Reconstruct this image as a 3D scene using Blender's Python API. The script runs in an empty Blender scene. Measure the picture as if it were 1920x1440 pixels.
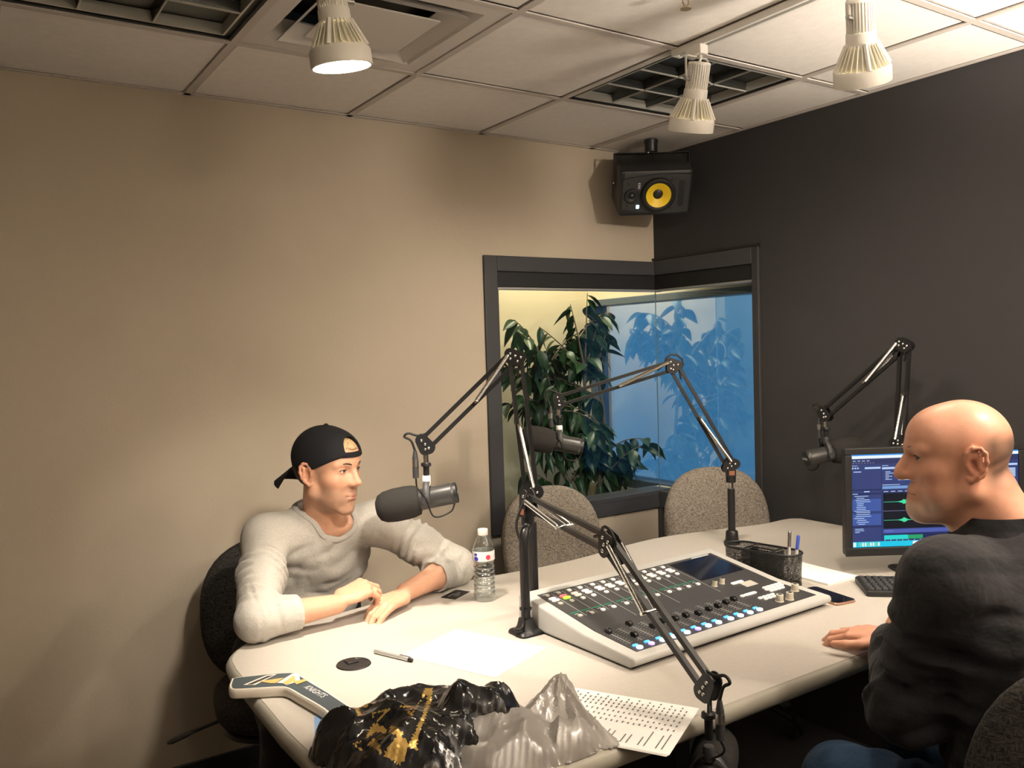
import bpy, bmesh, math, random
import numpy as np
from mathutils import Matrix, Vector, noise as mnoise
random.seed(7)
scene = bpy.context.scene
COL = scene.collection
PI = math.pi
R = math.radians
CEIL = 2.44          # ceiling height
ZT = 0.765           # table top height

# ------------------------------------------------------------------ camera
yaw, pitch, roll = 0.59, -0.0431, -0.0302
_f = Vector((math.sin(yaw)*math.cos(pitch), math.cos(yaw)*math.cos(pitch), math.sin(pitch)))
_r = Vector((math.cos(yaw), -math.sin(yaw), 0)); _u = _r.cross(_f)
_c, _s = math.cos(roll), math.sin(roll)
rt = _c*_r + _s*_u; up = -_s*_r + _c*_u
cam = bpy.data.objects.new('camera', bpy.data.cameras.new('camera')); COL.objects.link(cam)
cam.matrix_world = Matrix(((rt.x, up.x, -_f.x, -2.9904), (rt.y, up.y, -_f.y, -3.1559), (rt.z, up.z, -_f.z, CEIL-.9234), (0, 0, 0, 1)))
cam.data.sensor_width = 36; cam.data.lens = 36*1597.8/1920; cam.data.clip_start = .05
scene.camera = cam

# ------------------------------------------------------------------ world: the daylight sky outside the far window
w = bpy.data.worlds.new('sky'); scene.world = w; w.use_nodes = True
bg = w.node_tree.nodes['Background']; bg.inputs[0].default_value = (.20, .46, .74, 1); bg.inputs[1].default_value = 1.8
vs = scene.view_settings
vs.view_transform = 'Standard'; vs.look = 'None'; vs.gamma = 1; vs.use_curve_mapping = False
vs.exposure = 0.0
WARM = (1.0, .88, .735)

# ------------------------------------------------------------------ helpers
def smooth(me, ang=None):
    me.polygons.foreach_set('use_smooth', [True]*len(me.polygons))
    if ang is not None:
        me.set_sharp_from_angle(angle=R(ang))
class MB:
    def __init__(s): s.v = []; s.f = []; s.mi = []; s.cur = 0
    def add(s, V, F, M=None):
        o = len(s.v)
        for p in V:
            p = Vector(p); s.v.append(tuple(M @ p) if M is not None else tuple(p))
        for f in F: s.f.append(tuple(i+o for i in f)); s.mi.append(s.cur)
        return s
    def box(s, c, size, M=None):
        x, y, z = c; a, b, d = size[0]/2, size[1]/2, size[2]/2
        V = [(x+i*a, y+j*b, z+k*d) for i in (-1, 1) for j in (-1, 1) for k in (-1, 1)]
        return s.add(V, [(0,1,3,2),(4,6,7,5),(0,4,5,1),(2,3,7,6),(0,2,6,4),(1,5,7,3)], M)
    def b2(s, lo, hi, M=None):
        return s.box([(lo[i]+hi[i])/2 for i in range(3)], [hi[i]-lo[i] for i in range(3)], M)
    def tube(s, path, r, n=10, M=None, caps=True, closed=False, flat=1.0, upv=None):
        P = [Vector(p) for p in path]; m = len(P)
        rr = r if isinstance(r, (list, tuple)) else [r]*m
        V = []; F = []
        T0 = None; N = None
        for i in range(m):
            if closed: t = (P[(i+1) % m]-P[i-1]).normalized()
            else: t = (P[min(i+1, m-1)]-P[max(i-1, 0)]).normalized()
            if N is None:
                a = Vector(upv) if upv else (Vector((0,0,1)) if abs(t.z) < .9 else Vector((1,0,0)))
                N = (a-t*a.dot(t)).normalized()
            else:
                q = T0.rotation_difference(t); N = q @ N; N = (N-t*N.dot(t)).normalized()
            T0 = t; B = t.cross(N)
            for k in range(n):
                an = 2*PI*k/n; V.append(P[i]+(N*math.cos(an)*flat+B*math.sin(an))*rr[i])
        for i in range(m if closed else m-1):
            for k in range(n):
                a = i*n+k; b = i*n+(k+1) % n; j = (i+1) % m
                F.append((a, b, j*n+(k+1) % n, j*n+k))
        if caps and not closed:
            F.append(tuple(range(n-1, -1, -1))); F.append(tuple(range((m-1)*n, m*n)))
        return s.add(V, F, M)
    def cyl(s, a, b, r, r2=None, n=16, M=None): return s.tube([a, b], [r, r if r2 is None else r2], n, M)
    def lathe(s, prof, n=24, M=None, caps=True):
        V = []; F = []
        for r, z in prof:
            for k in range(n): V.append((r*math.cos(2*PI*k/n), r*math.sin(2*PI*k/n), z))
        for i in range(len(prof)-1):
            for k in range(n): F.append((i*n+k, i*n+(k+1) % n, (i+1)*n+(k+1) % n, (i+1)*n+k))
        if caps:
            F.append(tuple(range(n-1, -1, -1))); F.append(tuple(range((len(prof)-1)*n, len(prof)*n)))
        return s.add(V, F, M)
    def prism(s, poly, z0, z1, M=None):
        n = len(poly)
        V = [(x, y, z0) for x, y in poly]+[(x, y, z1) for x, y in poly]
        F = [tuple(range(n-1, -1, -1)), tuple(range(n, 2*n))]+[(i, (i+1) % n, n+(i+1) % n, n+i) for i in range(n)]
        return s.add(V, F, M)
    def loft(s, rings, M=None, caps=True, closed=True):
        n = len(rings[0]); V = [p for r_ in rings for p in r_]; F = []
        for i in range(len(rings)-1):
            for k in range(n if closed else n-1): F.append((i*n+k, i*n+(k+1) % n, (i+1)*n+(k+1) % n, (i+1)*n+k))
        if caps and closed: F += [tuple(range(n-1, -1, -1)), tuple(range((len(rings)-1)*n, len(rings)*n))]
        return s.add(V, F, M)
    def ball(s, c, r, n=12, m=8, M=None, sc=(1,1,1)):
        V = [(c[0], c[1], c[2]-r*sc[2])]; F = []
        for i in range(1, m):
            th = -PI/2+PI*i/m
            for k in range(n):
                a = 2*PI*k/n; V.append((c[0]+r*sc[0]*math.cos(th)*math.cos(a), c[1]+r*sc[1]*math.cos(th)*math.sin(a), c[2]+r*sc[2]*math.sin(th)))
        V.append((c[0], c[1], c[2]+r*sc[2]))
        for k in range(n): F.append((0, 1+(k+1) % n, 1+k)); F.append((len(V)-1, 1+(m-2)*n+k, 1+(m-2)*n+(k+1) % n))
        for i in range(m-2):
            for k in range(n): F.append((1+i*n+k, 1+i*n+(k+1) % n, 1+(i+1)*n+(k+1) % n, 1+(i+1)*n+k))
        return s.add(V, F, M)
    def mesh(s, name, mats, sm=None):
        me = bpy.data.meshes.new(name); me.from_pydata(s.v, [], s.f)
        for m in (mats if isinstance(mats, (list, tuple)) else [mats]): me.materials.append(m)
        if any(s.mi): me.polygons.foreach_set('material_index', s.mi)
        if sm is not None: smooth(me, sm)
        me.update()
        return me
    def build(s, name, mats, parent=None, sm=None, bevel=0, segs=2, world=False, label=None):
        me = s.mesh(name, mats, sm)
        o = bpy.data.objects.new(name, me); COL.objects.link(o)
        if parent is not None:
            if world:
                me.transform(rootmat(parent).inverted())
            o.parent = parent
        if bevel:
            b = o.modifiers.new('bevel', 'BEVEL'); b.width = bevel; b.segments = segs; b.limit_method = 'ANGLE'; b.angle_limit = R(40)
            smooth(me, 40) if sm is None else None
        if label: o['label'] = label
        return o
def rootmat(o):
    m = Matrix.Translation(o.location) @ o.rotation_euler.to_matrix().to_4x4()
    return rootmat(o.parent) @ m if o.parent else m
def tag(o, label=None, cat=None, group=None, kind=None):
    if label: o['label'] = label
    if cat: o['category'] = cat
    if group: o['group'] = group
    if kind: o['kind'] = kind
    return o
def thing(name, label, cat, loc=(0,0,0), rz=0, group=None):
    o = bpy.data.objects.new(name, None); COL.objects.link(o); o.empty_display_size = .05
    o.location = loc; o.rotation_euler = (0, 0, rz)
    return tag(o, label, cat, group)
def copy_tree(o, parent=None):
    c = o.copy(); COL.objects.link(c); c.parent = parent
    for ch in list(o.children): copy_tree(ch, c)
    return c
def link(me, name, parent, loc=(0,0,0), rot=(0,0,0)):
    o = bpy.data.objects.new(name, me); COL.objects.link(o); o.parent = parent; o.location = loc; o.rotation_euler = rot
    return o
def frame_to(a, b, upv=(0,0,1)):
    "matrix with origin a, local z pointing to b"
    a = Vector(a); z = (Vector(b)-a).normalized(); u = Vector(upv)
    x = u.cross(z)
    if x.length < 1e-4: x = Vector((1,0,0)).cross(z)
    x.normalize(); y = z.cross(x)
    return Matrix(((x.x, y.x, z.x, a.x), (x.y, y.y, z.y, a.y), (x.z, y.z, z.z, a.z), (0,0,0,1)))
def curve(pts, n=8):
    "Catmull-Rom through the points"
    P = [Vector(p) for p in pts]; P = [P[0]*2-P[1]]+P+[P[-1]*2-P[-2]]; out = []
    for i in range(1, len(P)-2):
        for k in range(n):
            t = k/n; a, b, c, d = P[i-1], P[i], P[i+1], P[i+2]
            out.append(.5*((2*b)+(c-a)*t+(2*a-5*b+4*c-d)*t*t+(3*b-a-3*c+d)*t**3))
    out.append(P[-2]); return out
def rrect(w, h, r, n=5, cx=0, cy=0):
    P = []
    for sx, sy, a0 in ((1,1,0), (-1,1,90), (-1,-1,180), (1,-1,270)):
        for k in range(n+1):
            a = R(a0+90*k/n); P.append((cx+sx*(w/2-r)+r*math.cos(a), cy+sy*(h/2-r)+r*math.sin(a)))
    return P
# materials ---------------------------------------------------------
class NT:
    def __init__(s, name):
        s.m = bpy.data.materials.new(name); s.m.use_nodes = True; s.t = s.m.node_tree
        s.b = s.t.nodes['Principled BSDF']; s.out = s.t.nodes['Material Output']
    def n(s, typ, **kw):
        nd = s.t.nodes.new(typ)
        for k, v in kw.items():
            if k.startswith('i_'):
                key = k[2:]; key = int(key) if key.isdigit() else key.replace('_', ' ')
                nd.inputs[key].default_value = v
            else: setattr(nd, k, v)
        return nd
    def l(s, a, b): s.t.links.new(a, b)
    def coords(s, kind='Object'):
        if not hasattr(s, 'tc'): s.tc = s.n('ShaderNodeTexCoord')
        return s.tc.outputs[kind]
    def ramp(s, src, stops, interp='LINEAR'):
        r = s.n('ShaderNodeValToRGB'); r.color_ramp.interpolation = interp; e = r.color_ramp.elements
        while len(e) < len(stops): e.new(.5)
        for el, (p, c) in zip(e, stops): el.position = p; el.color = (*c, 1) if len(c) == 3 else c
        s.l(src, r.inputs[0]); return r.outputs[0]
def rgb(h):
    "sRGB 0-255 triple to linear"
    return tuple(((c/255)/12.92 if c <= 10 else ((c/255+.055)/1.055)**2.4) for c in h)
def pmat(name, col, rough=.5, metal=0, var=0, vscale=8, bump=0, bscale=120, emit=None, estr=0, spec=.5, coat=0, sheen=0, alpha=1, trans=0, ior=1.45):
    t = NT(name); b = t.b
    b.inputs['Base Color'].default_value = (*col, 1); b.inputs['Roughness'].default_value = rough; b.inputs['Metallic'].default_value = metal
    b.inputs['Specular IOR Level'].default_value = spec; b.inputs['IOR'].default_value = ior
    if coat: b.inputs['Coat Weight'].default_value = coat
    if sheen: b.inputs['Sheen Weight'].default_value = sheen
    if trans: b.inputs['Transmission Weight'].default_value = trans
    if alpha < 1: b.inputs['Alpha'].default_value = alpha
    if emit: b.inputs['Emission Color'].default_value = (*emit, 1); b.inputs['Emission Strength'].default_value = estr
    if var:
        nz = t.n('ShaderNodeTexNoise', i_Scale=vscale, i_Detail=4.0); t.l(t.coords(), nz.inputs['Vector'])
        o = t.ramp(nz.outputs[0], [(.3, tuple(c*(1-var) for c in col)), (.7, tuple(min(1, c*(1+var)) for c in col))])
        t.l(o, b.inputs['Base Color'])
    if bump:
        nb = t.n('ShaderNodeTexNoise', i_Scale=bscale, i_Detail=3.0); t.l(t.coords(), nb.inputs['Vector'])
        bp = t.n('ShaderNodeBump', i_Strength=bump, i_Distance=.002); t.l(nb.outputs[0], bp.inputs['Height']); t.l(bp.outputs[0], b.inputs['Normal'])
    return t.m
M_black = pmat('black_paint', (.012, .012, .013), .38, bump=.1, bscale=300)
M_blackp = pmat('black_plastic', (.016, .016, .017), .45, bump=.15, bscale=400)
M_dark = pmat('dark_grey_plastic', (.035, .035, .037), .5, bump=.15, bscale=300)
M_chrome = pmat('chrome', (.75, .74, .72), .16, 1)
M_steel = pmat('brushed_steel', (.42, .41, .40), .34, 1, var=.15, vscale=60)
M_rubber = pmat('cable_rubber', (.012, .012, .012), .55, spec=.4)
M_white = pmat('white_paint', (.80, .78, .74), .42)
M_paper = pmat('white_paper', (.86, .85, .83), .75, bump=.05, bscale=60)
# ------------------------------------------------------------------ the room
def wall_mat(name, col, bump=.25):
    t = NT(name); t.b.inputs['Roughness'].default_value = .72; t.b.inputs['Specular IOR Level'].default_value = .3
    n1 = t.n('ShaderNodeTexNoise', i_Scale=2.2, i_Detail=5.0); t.l(t.coords(), n1.inputs['Vector'])
    t.l(t.ramp(n1.outputs[0], [(.3, tuple(c*.95 for c in col)), (.7, tuple(c*1.04 for c in col))]), t.b.inputs['Base Color'])
    n2 = t.n('ShaderNodeTexNoise', i_Scale=95, i_Detail=4.0); t.l(t.coords(), n2.inputs['Vector'])
    b = t.n('ShaderNodeBump', i_Strength=bump, i_Distance=.003); t.l(n2.outputs[0], b.inputs['Height']); t.l(b.outputs[0], t.b.inputs['Normal'])
    return t.m
M_beige = wall_mat('beige_wall_paint', (.50, .432, .340))
M_char = wall_mat('charcoal_wall_paint', (.040, .0385, .040), .2)
M_trim = pmat('charcoal_trim_paint', (.050, .051, .056), .42, bump=.08, bscale=60)
M_cream = wall_mat('cream_corridor_paint', (.70, .61, .44), .1)
XW, YW = -5.1, -4.7          # far sides of the room, behind the camera
WX0, WX1 = -.945, -.625      # window opening: left wall from WX0 to the corner, right wall from the corner to WX1 (y)
WZ0, WZ1 = .772, 1.852
def struct(name, mb, m, parent=None, **k):
    o = mb.build(name, m, parent, **k)
    if parent is None: o['kind'] = 'structure'
    return o
b = MB(); b.b2((XW-.1, 0, 0), (WX0, .11, CEIL+.25)); b.b2((WX0, 0, 0), (.11, .11, WZ0)); b.b2((WX0, 0, WZ1), (.11, .11, CEIL+.25))
wl = struct('wall_left', b, M_beige)
b = MB(); b.b2((0, YW-.1, 0), (.11, WX1, CEIL+.25)); b.b2((0, WX1, 0), (.11, -.0005, WZ0)); b.b2((0, WX1, WZ1), (.11, -.0005, CEIL+.25))
wr = struct('wall_right', b, M_char)
struct('wall_back', MB().b2((XW-.1, YW-.1, 0), (0, YW, CEIL+.25)), M_beige)
struct('wall_near', MB().b2((XW-.1, YW, 0), (XW, 0, CEIL+.25)), M_beige)
t = NT('carpet'); t.b.inputs['Roughness'].default_value = .95
n1 = t.n('ShaderNodeTexNoise', i_Scale=350, i_Detail=2.0); t.l(t.coords(), n1.inputs['Vector'])
t.l(t.ramp(n1.outputs[0], [(.3, (.012, .012, .013)), (.7, (.04, .038, .037))]), t.b.inputs['Base Color'])
b_ = t.n('ShaderNodeBump', i_Strength=.6, i_Distance=.004); t.l(n1.outputs[0], b_.inputs['Height']); t.l(b_.outputs[0], t.b.inputs['Normal'])
struct('floor', MB().b2((XW-.1, YW-.1, -.08), (.11, .11, 0)), t.m)
for nm, lo, hi in (('baseboard_left', (XW, -.012, 0), (-.012, 0, .065)), ('baseboard_right', (-.012, YW, 0), (0, -.012, .065))):
    struct(nm, MB().b2(lo, hi), M_trim, bevel=.003)
# ceiling: tee grid and lay-in tiles --------------------------------
TL = .6096; GX, GY = -.3936, -.5789       # first grid lines from the corner
gxs = [GX-TL*i for i in range(8)]; gys = [GY-TL*j for j in range(7)]
M_tile = pmat('ceiling_tile_board', (.88, .835, .795), .9, var=.03, vscale=30, bump=.35, bscale=260)
M_tee = pmat('ceiling_tee_enamel', (.60, .55, .51), .45)
ceil = struct('ceiling', MB().b2((XW-.1, YW-.1, CEIL+.27), (.11, .11, CEIL+.33)), M_tile)
TW = .024
for x in gxs: MB().b2((x-TW/2, YW, CEIL), (x+TW/2, 0, CEIL+.004)).b2((x-.002, YW, CEIL+.004), (x+.002, 0, CEIL+.04)).build('ceiling_tee', M_tee, ceil)
for y in gys:
    m_ = MB()
    e = [XW]+sorted(gxs)+[0]
    for a, c in zip(e[:-1], e[1:]): m_.b2((a+(TW/2 if a > XW else 0), y-TW/2, CEIL+.0002), (c-(TW/2 if c < 0 else 0), y+TW/2, CEIL+.004))
    m_.build('ceiling_tee', M_tee, ceil)
MB().b2((XW, -.022, CEIL), (0, 0, CEIL+.003)).b2((-.022, YW, CEIL), (0, -.022, CEIL+.003)).build('wall_angle', M_tee, ceil)
ex = [0]+gxs+[XW]; ey = [0]+gys+[YW]
special = {(1, 1), (3, 1), (4, 1), (3+1, 1)}
LIGHTS = {(1, 1): 1, (4, 1): 2}; VENT = (3, 1)
meshes = {}
for i in range(len(ex)-1):
    for j in range(len(ey)-1):
        if (i, j) in LIGHTS or (i, j) == VENT or (i, j) == (5, 1): continue
        a, c = ex[i+1], ex[i]; d, e_ = ey[j+1], ey[j]
        sx, sy = c-a-.018, e_-d-.018
        k = (round(sx, 3), round(sy, 3))
        if k not in meshes:
            q = MB(); st = .012
            q.loft([[(x_, y_, .005) for x_, y_ in rrect(sx-.022, sy-.022, .003, 1)], [(x_, y_, .008) for x_, y_ in rrect(sx-.016, sy-.016, .003, 1)],
                    [(x_, y_, .0085) for x_, y_ in rrect(sx, sy, .003, 1)], [(x_, y_, .022) for x_, y_ in rrect(sx, sy, .003, 1)]])
            meshes[k] = q.mesh('ceiling_tile', M_tile)
        link(meshes[k], 'ceiling_tile', ceil, ((a+c)/2, (d+e_)/2, CEIL))
# parabolic louvre troffers (switched off) -------------------------
M_louv = pmat('louvre_aluminium', (.62, .61, .56), .35, .5)
M_blade = pmat('louvre_blade_dark_reflection', (.055, .058, .055), .22, .6)  # blade metal coloured dark to stand for the dark reflections in it
M_trof = pmat('troffer_inside', (.10, .105, .10), .35, .8)
def troffer(x0, x1, y0, y1, nx, ny, label, name='ceiling_light'):
    "recessed light in the ceiling opening x0..x1, y0..y1"
    r = thing(name, label, 'ceiling light', ((x0+x1)/2, (y0+y1)/2, CEIL), group='louvred ceiling lights, switched off')
    a, c = (x1-x0)/2-.014, (y1-y0)/2-.014
    h = MB(); h.b2((-a, -c, .040), (a, c, .044))
    for lo, hi in (((-a, -c, .004), (-a+.003, c, .16)), ((a-.003, -c, .004), (a, c, .16)), ((-a, -c, .004), (a, -c+.003, .16)), ((-a, c-.003, .004), (a, c, .16))): h.b2(lo, hi)
    h.build('housing', M_trof, r)
    fr = MB(); g = .022; zz = .006
    for lo, hi in (((-a+g, -c+g, zz), (a-g, -c+g+.006, .038)), ((-a+g, c-g-.006, zz), (a-g, c-g, .038)), ((-a+g, -c+g+.006, zz), (-a+g+.006, c-g-.006, .038)), ((a-g-.006, -c+g+.006, zz), (a-g, c-g-.006, .038))): fr.b2(lo, hi)
    fr.build('louvre_frame', M_louv, r)
    blk = MB()
    for lo, hi in (((-a+.003, -c+.003, .012), (a-.003, -c+g, .016)), ((-a+.003, c-g, .012), (a-.003, c-.003, .016)), ((-a+.003, -c+g, .012), (-a+g, c-g, .016)), ((a-g, -c+g, .012), (a-.003, c-g, .016))): blk.b2(lo, hi)
    blk.build('black_reveal', M_black, r)
    def blade(p, q, cells):
        m = MB(); p = Vector(p); q = Vector(q); t = (q-p).normalized(); nrm = Vector((-t.y, t.x, 0)); N = 6*cells
        rings = []
        for k in range(N+1):
            u = k/N; s_ = abs(math.sin(PI*u*cells)); w_ = .006; o = p.lerp(q, u)
            rings.append([o+Vector((0, 0, .008+.003*s_)), o+nrm*w_*.45+Vector((0, 0, .02)), o+nrm*w_+Vector((0, 0, .036)), o-nrm*w_+Vector((0, 0, .036)), o-nrm*w_*.45+Vector((0, 0, .02))])
        m.loft(rings); return m, p, q
    A, C_ = a-g-.006, c-g-.006
    def louvre(b):
        o = b[0].build('louvre_blade', M_blade, r, sm=40); e = MB(); t_ = (b[2]-b[1]).normalized(); n_ = Vector((-t_.y, t_.x, 0))*.0022
        e.loft([[v+n_+Vector((0, 0, .0055)), v-n_+Vector((0, 0, .0055)), v-n_+Vector((0, 0, .0105)), v+n_+Vector((0, 0, .0105))] for v in (b[1], b[2])]); e.build('blade_edge', M_louv, o)  # pale strip drawn for the bright line along the blade bottom
    for k in range(1, nx): x = -A+2*A*k/nx; louvre(blade((x, -C_, 0), (x, C_, 0), ny))
    for k in range(1, ny): y = -C_+2*C_*k/ny; louvre(blade((-A, y, 0), (A, y, 0), nx))
    return r
troffer(ex[2], ex[1], ey[2], ey[1], 3, 3, 'square louvred ceiling light, switched off, above the hanging loudspeaker')
troffer(ex[6], ex[4], ey[2], ey[1], 6, 3, 'long louvred ceiling light, switched off, at the upper left')
# supply-air diffuser -----------------------------------------------
M_dif = pmat('diffuser_enamel', (.70, .66, .62), .45)
vx, vy = (ex[VENT[0]]+ex[VENT[0]+1])/2, (ey[1]+ey[2])/2
r = thing('air_diffuser', 'square stepped air vent in the ceiling beside the lit track lamp', 'air vent', (vx, vy, CEIL))
h_ = TL/2-.013
def sqring(mb, a0, z0, a1, z1, th=.003):
    mb.loft([[(a0, a0, z0), (-a0, a0, z0), (-a0, -a0, z0), (a0, -a0, z0)], [(a1, a1, z1), (-a1, a1, z1), (-a1, -a1, z1), (a1, -a1, z1)],
             [(a1, a1, z1+th), (-a1, a1, z1+th), (-a1, -a1, z1+th), (a1, -a1, z1+th)], [(a0, a0, z0+th), (-a0, a0, z0+th), (-a0, -a0, z0+th), (a0, -a0, z0+th)]], caps=False)
m_ = MB(); sqring(m_, h_, .004, h_-.055, .004); sqring(m_, h_-.055, .004, h_-.10, .055); m_.build('outer_frame', M_dif, r)
m_ = MB(); sqring(m_, h_-.085, -.004, h_-.135, .04); m_.build('cone', M_dif, r)
MB().b2((-(h_-.145), -(h_-.145), -.002), (h_-.145, h_-.145, .003)).build('centre_plate', M_dif, r, bevel=.003)
MB().b2((-h_+.06, -h_+.06, .10), (h_-.06, h_-.06, .104)).build('throat', M_black, r)
for sx in (-1, 1): MB().cyl((sx*.1, .1, .003), (sx*.1, .1, .10), .004, n=8).build('hanger', M_steel, r)
# sprinkler head ------------------------------------------------------
r = thing('sprinkler', 'small brass sprinkler head hanging from a ceiling tile', 'sprinkler', (-1.300, -1.515, CEIL+.004))
M_brass = pmat('brass', (.45, .36, .24), .3, 1)
MB().lathe([(.022, 0), (.022, -.004), (.012, -.006)], 16).build('escutcheon', M_brass, r)
MB().cyl((0, 0, 0), (0, 0, -.018), .007, n=10).tube([(.009, 0, -.015), (.011, 0, -.028), (0, 0, -.042)], .002, 6).tube([(-.009, 0, -.015), (-.011, 0, -.028), (0, 0, -.042)], .002, 6).build('frame', M_brass, r)
MB().lathe([(.004, -.040), (.015, -.043), (.015, -.0445), (.004, -.0445)], 12).build('deflector', M_brass, r)
# corner window -------------------------------------------------------
def glass_mat(name, tint, refl, rough=0.0):
    t = NT(name); t.t.nodes.remove(t.b)
    tr = t.n('ShaderNodeBsdfTransparent'); tr.inputs[0].default_value = (*tint, 1)
    gl = t.n('ShaderNodeBsdfGlossy'); gl.inputs['Roughness'].default_value = rough
    mx = t.n('ShaderNodeMixShader'); 
    if refl is None:
        lw = t.n('ShaderNodeLayerWeight', i_Blend=.5); pw = t.n('ShaderNodeMath', operation='POWER', i_1=5.0); t.l(lw.outputs['Facing'], pw.inputs[0])
        ma = t.n('ShaderNodeMath', operation='MULTIPLY_ADD', i_1=.9, i_2=.04); t.l(pw.outputs[0], ma.inputs[0]); t.l(ma.outputs[0], mx.inputs[0])
    else: mx.inputs[0].default_value = refl
    t.l(tr.outputs[0], mx.inputs[1]); t.l(gl.outputs[0], mx.inputs[2]); t.l(mx.outputs[0], t.out.inputs[0])
    return t.m
M_glass = glass_mat('clear_glass', (.90, .95, .96), None)
M_gedge = pmat('glass_edge', (.20, .30, .36), .2, emit=None)
M_valance = pmat('black_blind_cassette', (.010, .010, .011), .6)
M_rail = pmat('aluminium_rail', (.45, .44, .43), .4, .6)
FT = .014   # trim thickness proud of the wall
w1 = bpy.data.objects.new('window_1', None); COL.objects.link(w1); w1['kind'] = 'structure'; w1.location = (-.5, 0, WZ0)
w2 = bpy.data.objects.new('window_2', None); COL.objects.link(w2); w2['kind'] = 'structure'; w2.location = (0, -.32, WZ0)
W = dict(world=True, bevel=.003)
ox = WX0-.068
MB().b2((ox, -FT, .688), (WX0, .0, 1.92)).build('jamb_trim', M_trim, w1, **W)
MB().b2((WX0, -FT, WZ1), (-FT, 0, 1.92)).build('head_trim', M_trim, w1, **W)
MB().b2((WX0, -FT, .688), (-FT, 0, WZ0)).build('sill_trim', M_trim, w1, **W)
MB().b2((WX0-.0005, -FT-.001, WZ0-.02), (.06, .108, WZ0+.004)).build('sill', M_trim, w1, **W)
MB().b2((WX0, -.004, WZ1-.068), (.05, .05, WZ1)).build('valance', M_valance, w1, **W)
MB().b2((WX0, .0, WZ1-.080), (.05, .03, WZ1-.068)).build('rail', M_rail, w1, **W)
MB().b2((WX0, .052, WZ0), (.055, .062, WZ1-.07)).build('pane', M_glass, w1, world=True)
MB().b2((WX0-.0, 0.001, WZ0), (WX0+.012, .10, WZ1)).build('jamb', M_trim, w1, world=True)
oy = WX1-.036
MB().b2((-FT, WX1, WZ1), (0, -FT, 1.925)).build('head_trim', M_trim, w2, **W)
MB().b2((-FT, oy, .688), (0, WX1, 1.925)).build('jamb_trim', M_char, w2, **W)
MB().b2((-FT, WX1, .688), (0, -FT, WZ0)).build('sill_trim', M_trim, w2, **W)
MB().b2((-.004, WX1, WZ1-.068), (.05, -.004, WZ1)).build('valance', M_valance, w2, **W)
MB().b2((0, WX1, WZ1-.080), (.03, -.0, WZ1-.068)).build('rail', M_rail, w2, **W)
MB().b2((.052, WX1, WZ0), (.062, .05, WZ1-.07)).build('pane', M_glass, w2, world=True)
MB().b2((.056, .056, WZ0), (.060, .060, WZ1-.07)).build('glass_joint', M_gedge, w2, world=True)
MB().b2((-.016, oy-.005, 1.925), (0, .0, 1.937)).build('black_bead', M_black, w2, world=True)  # black bead above the right head trim
MB().b2((-.012, -.03, .10), (0, -.0, .688)).build('corner_strip', M_trim, w2, world=True)
# ------------------------------------------------------------------ track lighting
TX1, TX2 = -2.222, -1.003
for tx, y0, y1, lab in ((TX2, -1.19, -4.2, 'white lighting track on the ceiling, ending beside the square louvred light'), (TX1, -1.25, -4.2, 'white lighting track above the table end, carrying the lit lamp')):
    r = thing('lighting_track', lab, 'light track', (tx, y0, CEIL), group='ceiling lighting tracks')
    L = y1-y0
    m = MB()
    for lo, hi in (((-.018, L, -.020), (-.008, 0, -.0005)), ((.008, L, -.020), (.018, 0, -.0005)), ((-.008, L, -.006), (.008, 0, -.0005))): m.b2(lo, hi)
    m.build('channel', M_white, r)
    MB().b2((-.0185, -.001, -.021), (.0185, .012, -.0005)).build('end_cap', M_white, r, bevel=.001)
    MB().b2((-.0025, L+.002, -.009), (.0025, -.002, -.0062)).build('conductor_slot', M_black, r)
M_lampw = pmat('lamp_enamel', (.74, .71, .65), .4)
M_lampin = pmat('lamp_inner_reflector', (.55, .52, .36), .5)
def bulb_mat(s):
    t = NT('lamp_glass_lit'); t.b.inputs['Base Color'].default_value = (.9, .85, .7, 1)
    t.b.inputs['Emission Color'].default_value = (1, .84, .62, 1); t.b.inputs['Emission Strength'].default_value = s
    return t.m
M_bulb = bulb_mat(60)
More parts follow.
